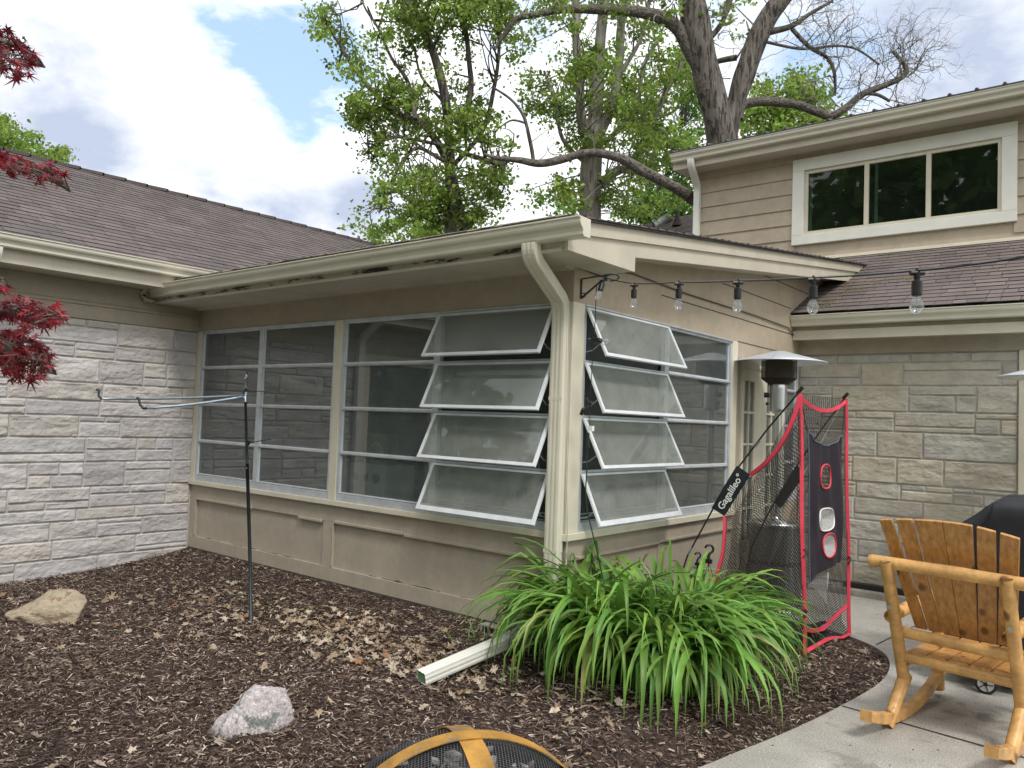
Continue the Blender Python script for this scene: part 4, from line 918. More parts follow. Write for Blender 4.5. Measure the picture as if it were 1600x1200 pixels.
    def tf(u):
        k = u*(len(L1)-1); i = min(int(k), len(L1)-2); return L1[i].lerp(L1[i+1], k-i)
    def coons(u, v):
        top_ = tf(u); bot_ = left[-1].lerp(FL, u); l_ = lf(v); r_ = TL.lerp(FL, v)+Vector((0, 0, -.02*(1-v)))
        return top_*(1-v)+bot_*v+l_*(1-u)+r_*u-(L1[0]*(1-u)*(1-v)+L1[-1]*u*(1-v)+left[-1]*(1-u)*v+FL*u*v)+Vector((0, -.03*math.sin(math.pi*u)*math.sin(math.pi*v), 0))
    sheet(coons, 'side_netting', M_netblack, .75, 1.3)
    # slack rear netting between the two poles down to the ground
    def rear(u, v):
        a = [TL, S1c, Vector((.56, 1.15, .35)), Vector((.42, 1.12, -.1))]; b = [TR, S2c, Vector((.52, 2.0, .3)), Vector((.42, 1.98, -.1))]
        k = v*3; i = min(int(k), 2); return a[i].lerp(a[i+1], k-i).lerp(b[i].lerp(b[i+1], k-i), u)+Vector((.02*math.sin(u*23+v*4)+.05*math.sin(math.pi*v), 0, 0))
    sheet(rear, 'rear_netting', M_netblack, 1.0, 2.0, 40, 30)
    def side2(u, v):
        a = [TR, S2d, Vector((.66, 2.05, .5)), Vector((.45, 1.98, -.1))]; k = v*3; i = min(int(k), 2); return a[i].lerp(a[i+1], k-i).lerp(TR.lerp(FR, v), u)
    sheet(side2, 'side_netting', M_netblack, .7, 1.8)
    # dark strips at rear
    q = MB(); q.grid(lambda u, v: S2c.lerp(Vector((.42, 1.98, -.08)), v)+Vector((.16*u*(1-.3*v), -.02*math.sin(v*9), .02*u)), 4, 12); q.build('pole_sleeve', M_netfine, t)
    # gathered cloth in the pocket
    q = MB(); q.grid(lambda u, v: Vector((1.06-.10*math.sin(math.pi*v)+.02*math.sin(u*17), 1.38+.82*u, -.17+.155*v*(.6+.4*math.sin(math.pi*u)))), 24, 8); q.build('pocket_cloth', M_blkcloth, t, smooth=True)
    # target sheet with three holes
    cTL, cTR, cBR, cBL = Vector((1.135, 1.25, 1.398)), Vector((1.135, 2.035, 1.389)), Vector((1.135, 2.092, .404)), Vector((1.135, 1.36, .403))
    holes = [(.50, .245, .125, .095), (.485, .625, .165, .100), (.53, .865, .115, .085)]   # u, v, ru, rv
    def cl(u, v):
        p = cTL.lerp(cTR, u).lerp(cBL.lerp(cBR, u), v); sag = -.085*4*u*(1-u)*(1-v)-.045*math.sin(math.pi*u)*v*0 + (-.05*(1-u)*v)
        fold = .010*math.sin(7*u+4*v)*(.3+v*.7)+.004*math.sin(19*u-6*v)+.008*math.sin(11*(u-.5)*(1+1.2*(1-v)))
        return p+Vector((fold, 0, sag+.03*v*math.sin(3*u)))
    nu, nv = 90, 120; q = MB(); vs = [cl(i/nu, j/nv) for j in range(nv+1) for i in range(nu+1)]; fs = []
    hs = [(.50, .25, .135, .098), (.50, .60, .19, .092), (.55, .815, .14, .098)]
    def inh(u, v): return any(((u-a)/c)**2+((v-b)/d)**2 < 1 for a, b, c, d in hs)
    for j in range(nv):
        for i in range(nu):
            if not inh((i+.5)/nu, (j+.5)/nv): fs.append((j*(nu+1)+i, j*(nu+1)+i+1, (j+1)*(nu+1)+i+1, (j+1)*(nu+1)+i))
    q.add(vs, fs); ts = q.build('target_sheet', M_target, t, smooth=True)
    for k, (a, b, c, d) in enumerate(hs):
        ring = [cl(a+c*math.cos(x), b+d*math.sin(x))+Vector((.004, 0, 0)) for x in np.linspace(0, 2*math.pi, 37)]
        q = MB(); q.tube(ring, .0065 if k != 1 else .005, 8, caps=False); q.build('hole_rim', M_redtape if k != 1 else M_txt, ts, smooth=True)
        if k: 
            q = MB(); m_ = Vector((-.03, 0, 0)); cc = sum(ring[:-1], Vector())/36; q.add([cc+m_]+ring[:-1], [(0, 1+i, 1+(i+1) % 36) for i in range(36)], None, [(0, 0)]+[((p.y-cc.y), (p.z-cc.z)) for p in ring[:-1]]); q.build('ball_pocket', M_netwhite, ts)
    q = MB(); q.tube([cl(0, j/20)+Vector((.003, -.004, 0)) for j in range(21)], .005, 6); q.tube([cl(i/20, 0)+Vector((.003, 0, .002)) for i in range(21)], .005, 6); q.build('hem', M_hem, ts)
    q = MB(); q.tube([cTL, TL+Vector((0, .03, -.05))], .003, 5); q.tube([cTR, TR+Vector((0, -.03, -.07))], .003, 5)
    for pp in ((TL.lerp(FL, .60)), (TR.lerp(FR, .68)), TL.lerp(FL, .83)): q.tube([pp+Vector((.008, -.01, .02)), pp+Vector((.01, .02, -.0)), pp+Vector((.008, -.005, -.035))], .006, 6)
    q.build('tie_cord', M_black, t)
    q = MB(); q.grid(lambda u, v: Vector((1.12-.03*math.sin(3*u), 1.38+.46*u*(1-.1*v), .395-.05*u+.02-(.10+.13*u*u*u)*v)), 10, 6, uvs=(.5, .15)); q.build('ball_return_netting', M_netwhite, t)
    return t
net()
# ------------------------------------------------------------------ log rocking chair
def rocker():
    e_ = Vector((.993, -.11, 0)).normalized(); f_ = Vector((-e_.y, e_.x, 0)); O = Vector((1.877, .454, PZ))
    W = lambda s, t_, h: O+e_*s+f_*t_+Vector((0, 0, h))
    t = thing('rocking_chair', 'varnished log rocking chair with fanned plank back seen from behind on the concrete patio', 'rocking chair', tuple(O))
    def log(pts, r, nm, par=t, sd=0):
        q = MB(); P_ = [Vector(p) for p in pts]; n = 16; pp = []; rr = []
        segs = len(P_)-1
        for i in range(segs*n+1):
            k = i/n; a = min(int(k), segs-1); p = P_[a].lerp(P_[a+1], k-a); pp.append(p); rr.append((r if isinstance(r, (int, float)) else r[a]+(r[a+1]-r[a])*(k-a))*(1+.05*noise.noise(p*7+Vector((sd, 0, 0)))))
        rr = [rr[0]*.82]+rr+[rr[-1]*.82]; pp = [pp[0]-(pp[1]-pp[0]).normalized()*.006]+pp+[pp[-1]+(pp[-1]-pp[-2]).normalized()*.006]
        q.tube(pp, rr, 16); return q.build(nm, M_log, par, smooth=True)
    for s in (-.005, .575):
        log([W(s, -.055, .91), W(s, .10, .55), W(s, .245, .20)], .033, 'back_post')
        log([W(s, .262, .235), W(s, .0, .012)], [.036, .033], 'rear_leg')
        log([W(s+.0, .80, .60), W(s, .82, .045)], .036, 'front_leg')
        log([W(s-.03, .10, .585), W(s-.03, .84, .62)], .036, 'armrest')
        q = MB(); n = 22; vs = []
        for i in range(n+1):
            tt = -.30+1.20*i/n; hb = .33*(tt-.27)**2+.002; th_ = .060 if i > 1 else .05
            for ss, hh in ((s-.025, hb), (s+.025, hb), (s+.025, hb+th_), (s-.025, hb+th_)): vs.append(W(ss+(.0), tt, hh))
        q.add(vs, [(4*i+k, 4*i+(k+1) % 4, 4*i+4+(k+1) % 4, 4*i+4+k) for i in range(n) for k in range(4)]+[(0, 1, 2, 3), (4*n+3, 4*n+2, 4*n+1, 4*n)]); q.build('rocker', M_log, t, bevel=.006)
    log([W(-.098, -.03, .902), W(.30, -.032, .900), W(.70, -.03, .893)], .034, 'top_rail', sd=3)
    log([W(-.0, .150, .502), W(.57, .150, .490)], .032, 'lower_back_rail', sd=5)
    log([W(-.0, .19, .360), W(.57, .19, .350)], .031, 'seat_rail', sd=8)
    log([W(-.0, .76, .345), W(.57, .76, .340)], .031, 'seat_rail', sd=9)
    for s in (.012, .558): log([W(s, .20, .325), W(s, .80, .335)], .026, 'side_rail')
    q_ = [(-.046, .020, .050, .113), (.044, .126, .120, .188), (.140, .278, .194, .283), (.2795, .418, .2845, .366), (.438, .521, .370, .456), (.541, .624, .461, .548)]
    for k, (a0, a1, b0, b1) in enumerate(q_):
        def arc(s): x = (s-.29)/.34; return 1.158-.028*x*x-(.018 if s > .4 else 0)*(s-.4)/.2
        L0 = (.245, .515); TP = lambda h: .245-(h-.515)*.485
        vs = []; nrm = Vector(f_)*.9+Vector((0, 0, .43)); nrm.normalize(); m = 8
        for side in (0, 1):
            for i in range(m+1):
                for j in range(4):
                    u = j/3; s0 = b0+(b1-b0)*u; s1 = a0+(a1-a0)*u; hT = arc(s1); v = i/m; h = .515+(hT-.515)*v; s = s0+(s1-s0)*v
                    vs.append(W(s, TP(h)+.006*((.5-abs(u-.5))*.6), h)+nrm*(.019*side))
        fs = []; n_ = (m+1)*4
        for i in range(m):
            for j in range(3): a = i*4+j; fs += [(a, a+1, a+5, a+4), (n_+a+4, n_+a+5, n_+a+1, n_+a)]
        for i in range(m): a = i*4; fs += [(a, a+4, n_+a+4, n_+a), (a+3+4, a+3, n_+a+3, n_+a+7)]
        for j in range(3): fs += [(j+1, j, n_+j, n_+j+1), (m*4+j, m*4+j+1, n_+m*4+j+1, n_+m*4+j)]
        MB().add(vs, fs).build('back_slat', M_pine, t, bevel=.003)
    for k in range(5):
        a = .03+k*.107; q = MB(); q.obox(W(a, .175, .374), e_*.096, f_*.60, Vector((0, 0, .021))); q.build('seat_slat', M_pine, t, bevel=.003)
    q = MB()
    for p in (W(-.005, .04, .655), W(.575, .04, .655), W(-.005, .03, .045), W(.575, .03, .045)): q.tube([p-f_*.036, p-f_*.040], .011, 10)
    q.build('bolt', M_alud, t)
rocker()
# ------------------------------------------------------------------ covered grill
def grill():
    t = thing('covered_grill', 'barbecue grill under a black fitted cover standing behind the rocking chair', 'grill', (2.7, 1.9, PZ))
    y0, y1 = 1.62, 2.25
    prof = [(1.90, -.02), (1.905, .30), (1.915, .62), (1.93, .76), (2.00, .83), (2.09, .90), (2.17, .975), (2.23, 1.012), (2.32, 1.022), (2.8, 1.03), (3.10, 1.015), (3.2, .95), (3.32, .80), (3.42, .76), (3.44, .3), (3.45, -.02)]
    dense = []
    for a, b in zip(prof, prof[1:]):
        n = max(1, int(math.hypot(b[0]-a[0], b[1]-a[1])/.04)); dense += [(a[0]+(b[0]-a[0])*i/n, a[1]+(b[1]-a[1])*i/n) for i in range(n)]
    dense.append(prof[-1]); nd = len(dense)-1; cx, cz = 2.67, .3
    def f(u, v):
        k = u*nd; i = min(int(k), nd-1); x = dense[i][0]+(dense[i+1][0]-dense[i][0])*(k-i); z = dense[i][1]+(dense[i+1][1]-dense[i][1])*(k-i)
        # v: 0..1 across depth with skirts at front/back
        if v < .3: yy = y0-.02; zz = -.02+(z+.02)*(v/.3)*.97 if z > 0 else z; r = v/.3
        elif v > .7: yy = y1+.02; zz = -.02+(z+.02)*((1-v)/.3)*.97 if z > 0 else z; r = (1-v)/.3
        else: w_ = (v-.3)/.4; yy = y0+(y1-y0)*w_; zz = z+.012*math.sin(math.pi*w_); r = 1
        p = Vector((x, yy, zz)); wr = .014*noise.noise(Vector((x*5, yy*5+3, zz*2.2)))+.008*noise.noise(Vector((x*14, yy*9, zz*5))); fold = .012*math.sin(x*17+zz*3)*(1-r if r < 1 else 0)
        return p+Vector((wr, (-1 if v < .5 else 1)*(fold+wr), wr))
    MB().grid(f, 96, 48).build('cover', M_cover, t, smooth=True)
    q = MB(); q.tube([(2.14, y0-.028, .55), (2.13, y0-.03, .75), (2.20, y0-.02, .98)], .004, 6); q.build('seam_piping', M_black, t)
    for x in (2.18, 3.25):
        q = MB(); c = Vector((x, 1.55, PZ+.062)); q.tube([c+Vector((0, -.016, 0)), c+Vector((0, .016, 0))], .062, 28); w_ = q.build('caster', M_rubber, t, smooth=False)
        q = MB(); q.tube([c+Vector((0, -.019, 0)), c+Vector((0, .019, 0))], .046, 28); q.build('hub', mat('grey_caster_hub', (.45, .47, .48), .5), w_)
        q = MB(); q.tube([c+Vector((0, -.021, 0)), c+Vector((0, .021, 0))], .012, 12); q.box((x-.02, 1.53, PZ+.10), (x+.02, 1.58, PZ+.20))
        for k in range(5):
            a = k*2*math.pi/5; q.tube([c+Vector((.012*math.cos(a), -.0205, .012*math.sin(a))), c+Vector((.043*math.cos(a), -.0205, .043*math.sin(a)))], .003, 5)
        q.build('caster_fork', M_black, w_)
    q = MB(); q.box((1.98, 1.60, PZ+.14), (3.36, 2.2, PZ+.20)); q.build('cart_frame', M_black, t)
grill()
# ------------------------------------------------------------------ feeder pole
def feeder():
    base = Vector((-2.124, -.924, gzs(-2.12, -.92))); top = P(383.5, 628, 5.83); tip = P(384, 592, 5.83)
    t = thing('feeder_pole', 'slim dark metal garden pole with two curled arms standing in the mulch', 'garden pole', tuple(base))
    q = MB(); mid = base.lerp(top, .72); q.tube([base-Vector((0, 0, .05)), base.lerp(top, .35)+Vector((.004, 0, 0)), mid], [.0135, .013, .0125], 12); q.build('shaft', M_iron, t, smooth=True)
    q = MB(); q.tube([mid-Vector((0, 0, .04)), mid+Vector((0, 0, .0)), top], [.0125, .0105, .0095], 12); q.build('upper_shaft', M_iron, t, smooth=True)
    q = MB(); q.tube([top, tip], .0075, 8); k = [tip+Vector((.012*math.cos(a), 0, .014+.014*math.sin(a))) for a in np.linspace(-1.5, 4.7, 12)]; q.tube(k, .005, 6); q.tube([top+Vector((-.008, -.008, .03)), top+Vector((.012, 0, .06)), top+Vector((-.008, .008, .09))], .005, 6); q.build('finial', M_galv, t, smooth=True)
    for d, end, hk in ((6.02, (160, 623), ((158, 623), (154, 618), (155, 610), (151, 609))), (5.45, (229, 638), ((224, 638), (219, 632), (217, 623), (214, 622)))):
        a0 = P(380, 618 if d > 5.8 else 620, 5.83); a1 = P(*end, d); pts = [a0.lerp(a1, i/8)+Vector((0, 0, -.010*math.sin(math.pi*i/8))) for i in range(9)]
        q = MB(); q.tube(pts, .0085, 8); ar = q.build('arm', M_galv, t, smooth=True)
        q = MB(); q.tube([pts[-1]]+[P(x, y, d) for x, y in hk], [.0085, .009, .009, .009, .010], 8); q.build('hook', M_iron, ar, smooth=True)
    for (x0, y0_, x1, y1_) in ((383, 610, 418, 612), (388, 692, 424, 686)):
        q = MB(); q.tube([P(x0, y0_, 5.83), P(x1, y1_, 5.75)], .0035, 6); q.tube([P(x0-2, y0_+4, 5.84), P(x0+3, y0_-3, 5.82)], .011, 8); q.build('perch', M_iron, t)
feeder()
# ------------------------------------------------------------------ rocks
def rock(name, c, sx, sy, sz, m, seed, label, cat, shp, sub=5, rot=0, group=None, amp=.16):
    import bmesh
    bm = bmesh.new(); bmesh.ops.create_icosphere(bm, subdivisions=sub, radius=1)
    r = random.Random(seed); planes = [(Vector((r.gauss(0, 1), r.gauss(0, 1), r.gauss(0, .8))).normalized(), r.uniform(.62, .88)) for _ in range(14)]
    for v in bm.verts:
        p = v.co.copy()
        for n_, d in planes:
            k = p.dot(n_)
            if k > d: p -= n_*(k-d)*.92
        p = shp(p); nn = noise.fractal(p*1.8+Vector((seed, 0, 0)), 1, 2, 5)
        p *= 1+amp*nn+.03*noise.noise(p*9+Vector((seed, 2, 1)))
        x, y, z = p.x*sx, p.y*sy, p.z*sz; co, si = math.cos(rot), math.sin(rot); v.co = Vector((x*co-y*si, x*si+y*co, z))
    me = bpy.data.meshes.new(name); bm.to_mesh(me); bm.free(); me.materials.append(m)
    me.polygons.foreach_set('use_smooth', [True]*len(me.polygons)); o = bpy.data.objects.new(name, me); COL.objects.link(o); o.location = c
    return tag(o, label, cat, group)
cr = Vector((CR.x, CR.y, 0)).normalized(); ra = math.atan2(cr.y, cr.x)
def shpL(p):
    q = p.copy(); q.z = min(q.z, .78)
    if q.x < -.1: q.z *= 1-.55*min(1, (-q.x-.1)/.9)
    return q
rock('boulder', (-3.285, -1.86, gzs(-3.28, -1.86)+.035), .30, .20, .205, M_rocktan, 4, 'tan boulder sloping to the left beside the limestone wall', 'rock', shpL, rot=ra, amp=.10)
def shpR(p):
    q = p.copy(); q.x += .18*q.z; 
    if q.z > 0: q.x *= 1-.38*q.z; q.y *= 1-.3*q.z
    return q
rock('boulder', (-.515, -1.93, gzs(-.51, -1.93)+.03), .225, .185, .235, M_rockgrey, 9, 'grey and pink speckled angular rock in the front of the mulch bed', 'rock', shpR, rot=ra+.2, amp=.13)
rock('pebble', (-1.746, -1.443, gzs(-1.746, -1.443)+.015), .034, .03, .032, M_rocktan, 14, 'small pale stone lying alone in the middle of the mulch', 'stone', lambda p: p, sub=3)
# perforated block beside the downspout
q = MB(); c = Vector((-.60, -.13, -.075)); u = Vector((.99, .0, 0)); 
q.obox(c, (.21, 0, 0), (0, .07, 0), (0, 0, .02)); q.obox(c+Vector((0, 0, .062)), (.21, 0, 0), (0, .07, 0), (0, 0, .016))
for k in range(4): q.obox(c+Vector((k*.0645, 0, .0202)), (.0165, 0, 0), (0, .07, 0), (0, 0, .0416))
o = q.build('vent_brick', M_found, None, bevel=.003); tag(o, 'dark brick with holes lying at the wall foot beside the downspout', 'brick')
# ------------------------------------------------------------------ daylily clump
def daylily():
    r = random.Random(17); V = []; F = []; T = []
    bases = []
    for k in range(44):
        a = r.uniform(0, 6.28); q_ = math.sqrt(r.random()); uu, vv = .43*q_*math.cos(a), .40*q_*math.sin(a); bases.append((max(.10, .58+.775*uu-.632*vv), .08+.631*uu+.773*vv))
    nb = 1120
    for i in range(nb):
        bx_, by_ = r.choice(bases); bx_ += r.gauss(0, .03); by_ += r.gauss(0, .03); bz = gzs(bx_, by_)
        a = r.uniform(0, 6.28); out_ = math.atan2(by_-.10, bx_-.62); rad = math.hypot(bx_-.62, by_-.10)
        if rad > .15 and r.random() < .6: a = out_+r.gauss(0, .7)
        L_ = r.uniform(.60, 1.12); el = math.radians(r.uniform(66, 89)); droop = r.uniform(1.6, 3.1)*(.8 if r.random() < .3 else 1); wd = r.uniform(.011, .026); n = 12
        p = Vector((bx_, by_, bz)); d = Vector((math.cos(a)*math.cos(el), math.sin(a)*math.cos(el), math.sin(el))); h = Vector((math.cos(a), math.sin(a), 0)); side = Vector((-math.sin(a), math.cos(a), 0))
        side = (side+Vector((0, 0, r.gauss(0, .25)))).normalized(); th = el; b = len(V); dead = r.random() < .014
        k = r.uniform(.72, 1.3); kink = r.randint(5, 9) if r.random() < .12 else 0; base = (2.4*k, 1.15*k, 2.2*k) if dead else (k*r.uniform(.85, 1.25), k, k*r.uniform(.7, 1.1)); sw = r.gauss(0, .25)
        for j in range(n+1):
            t_ = j/n; w_ = wd*(min(1, .55+t_*2.2))*(1-max(0, (t_-.45)/.55)**1.6)+.0004
            c = p.copy(); nrm = h*math.sin(th)*-1+Vector((0, 0, 1))*math.cos(th)
            V += [c-side*w_+nrm*w_*.35, c-nrm*w_*.25, c+side*w_+nrm*w_*.35]
            g = (.62+.5*t_); T += [(base[0]*g, base[1]*g, base[2]*g)]*3
            th -= droop/n*(.25+1.5*t_)*1.25*(1+.35*math.sin(i*2.3+j)); th = max(th, -1.5)
            if kink and j == kink: th -= .9
            hh = (h+side*sw*t_).normalized(); p = p+(hh*math.cos(th)+Vector((0, 0, 1))*math.sin(th))*(L_/n)
            gmin = gzs(p.x, p.y)+.01 if j % 3 == 0 else -1
            if p.z < gmin: p.z = gmin
            if p.x < .04 and p.y > -.04: p.x = .04
        for j in range(n):
            for m in (0, 1): F.append((b+j*3+m, b+j*3+m+1, b+j*3+m+4, b+j*3+m+3))
    t = thing('daylily', 'large clump of arching bright green strap leaves beside the sunroom corner', 'plant', (.66, .38, -.12))
    fast_mesh('foliage', np.array([tuple(v) for v in V]), np.array(F), M_daylily, np.array(T), parent=t, smooth=True)
    # taller upright shoot
    q = MB(); s0 = P(1046, 960, 5.1); q.grid(lambda u, v: s0.lerp(P(1047, 842, 5.1), v)+CR*(u-.5)*.05*(1-v*.8)*(1+.3*math.sin(v*9)), 2, 10); q.build('shoot', M_daylily, t, smooth=True)
daylily()
# sprigs at edge of bed by pipe
q = MB(); rr = random.Random(3)
for k in range(14):
    b_ = Vector((-.50+rr.gauss(0, .05), -.30+rr.gauss(0, .08), gzs(-.5, -.3))); a = rr.uniform(0, 6.28); L_ = rr.uniform(.10, .2)
    q.grid(lambda u, v: b_+Vector((math.cos(a), math.sin(a), 0))*(L_*v*.7)+Vector((0, 0, L_*(v-.5*v*v)))+Vector((-math.sin(a), math.cos(a), 0))*(u-.5)*.012*(1-v), 1, 5, tint=(.9, 1, .9))
o = q.build('weed_sprig', M_daylily, None, smooth=True); tag(o, 'small tuft of grass blades beside the white downspout extension', 'weed')
# hanging basket hooks in the plant
def hook(px, py, d, s, lab):
    p = P(px, py, d); t = thing('hanging_basket', lab, 'hanging basket', tuple(p), 'hanging basket hooks')
    k = [p+CR*(.028*s*math.cos(a))+Vector((0, 0, 1))*(.028*s*math.sin(a)) for a in np.linspace(2.9, -1.3, 14)]+[p-Vector((0, 0, .045*s))-CR*.002, p-Vector((0, 0, .075*s))]
    q = MB(); q.tube(k, [.006*s]+[.0085*s]*13+[.010*s, .013*s], 10); q.box(tuple(p-Vector((.02*s, .012, .095*s))), tuple(p+Vector((.02*s, .012, -.068*s)))); q.build('hook', M_black, t)
    q = MB()
    for a in (0, 2.1, 4.2): q.tube([p-Vector((0, 0, .09*s)), p+Vector((.10*math.cos(a), .10*math.sin(a), -.36))], .0022, 5)
    q.build('wire', M_black, t); q = MB(); q.lathe([(.07, -.5), (.12, -.36), (.125, -.355)], tuple(p), 20); q.build('pot', M_greenin, t)
hook(1108, 858, 5.35, 1.0, 'black hook of a hanging basket rising from the green leaves, right of its pair'); hook(1090, 868, 5.5, .72, 'smaller black hook of a hanging basket rising from the green leaves, left of its pair')
# ------------------------------------------------------------------ fire pit
def firepit():
    ap = P(731, 1153, 2.3); R_, H_ = .305, .125; cx, cy = ap.x, ap.y; rs = (R_*R_+H_*H_)/(2*H_); cz = ap.z-rs
    t = thing('fire_pit', 'fire pit with a domed spark screen crossed by heat-rusted steel straps', 'fire pit', (cx, cy, PZ))
    amax = math.asin(R_/rs); prof = [(rs*math.sin(amax*i/16), rs*math.cos(amax*i/16)) for i in range(17)]
    q = MB(); sg = 48; vs = []; uv = []
    for i in range(17):
        for k in range(sg+1):
            an = k*2*math.pi/sg; x, y = prof[i][0]*math.cos(an), prof[i][0]*math.sin(an); vs.append((cx+x, cy+y, cz+prof[i][1])); uv.append((x*1.06, y*1.06))
    q.add(vs, [(i*(sg+1)+k, i*(sg+1)+k+1, (i+1)*(sg+1)+k+1, (i+1)*(sg+1)+k) for i in range(16) for k in range(sg)], None, uv); q.build('spark_screen', M_wiremesh, t)
    def strap(ang, lift, nm='strap', w_=.027, a0=-1, a1=1):
        u = Vector((math.cos(ang), math.sin(ang), 0)); s_ = Vector((-u.y, u.x, 0)); q = MB(); n = 24; vs = []
        for i in range(n+1):
            a = amax*(a0+(a1-a0)*i/n); p = Vector((cx, cy, cz))+u*((rs+lift)*math.sin(a))+Vector((0, 0, (rs+lift)*math.cos(a))); nn = (p-Vector((cx, cy, cz))).normalized()
            vs += [p-s_*w_, p+s_*w_, p+s_*w_+nn*.003, p-s_*w_+nn*.003]
        q.add(vs, [(4*i+k, 4*i+(k+1) % 4, 4*i+4+(k+1) % 4, 4*i+4+k) for i in range(n) for k in range(4)]+[(0, 1, 2, 3)]); return q.build(nm, M_rust, t)
    strap(ra+.33, .008, w_=.030); strap(ra+math.pi/2+.33, .0035, w_=.034)
    q = MB(); ring = [(cx+R_*math.cos(a), cy+R_*math.sin(a), cz+rs*math.cos(amax)) for a in np.linspace(0, 2*math.pi, 49)]; q.tube(ring, .009, 8, caps=False); q.build('screen_rim', M_darksteel, t)
    z0 = cz+rs*math.cos(amax)-PZ
    q = MB(); q.lathe([(R_+.03, z0-.012), (R_+.035, z0-.02), (R_-.03, z0-.12), (.2, z0-.2), (0, z0-.22)], (cx, cy, PZ), 40); q.build('bowl', M_darksteel, t, smooth=True)
    for k in range(4):
        a = k*math.pi/2+.4; q = MB(); q.tube([(cx+.3*math.cos(a), cy+.3*math.sin(a), PZ+z0-.08), (cx+.33*math.cos(a), cy+.33*math.sin(a), PZ)], .012, 8); q.build('leg', M_darksteel, t)
    q = MB(); q.tube([(cx-.03, cy, ap.z+.012), (cx-.03, cy, ap.z+.04), (cx+.03, cy, ap.z+.04), (cx+.03, cy, ap.z+.012)], .005, 6)
    q = MB(); rr = random.Random(2)
    for k in range(160):
        a, d = rr.uniform(0, 6.28), rr.uniform(0, .28); p = Vector((cx+d*math.cos(a), cy+d*math.sin(a), PZ+z0-.06+rr.uniform(0, .04))); s = rr.uniform(.015, .045)
        q.obox(p, Vector((rr.uniform(-1, 1), rr.uniform(-1, 1), .2))*s, Vector((rr.uniform(-1, 1), rr.uniform(-1, 1), .1))*s, (0, 0, s*.5))
    q.build('charcoal', mat('ash_and_charcoal', (.42, .40, .38), .9, .8, 20), t)
firepit()
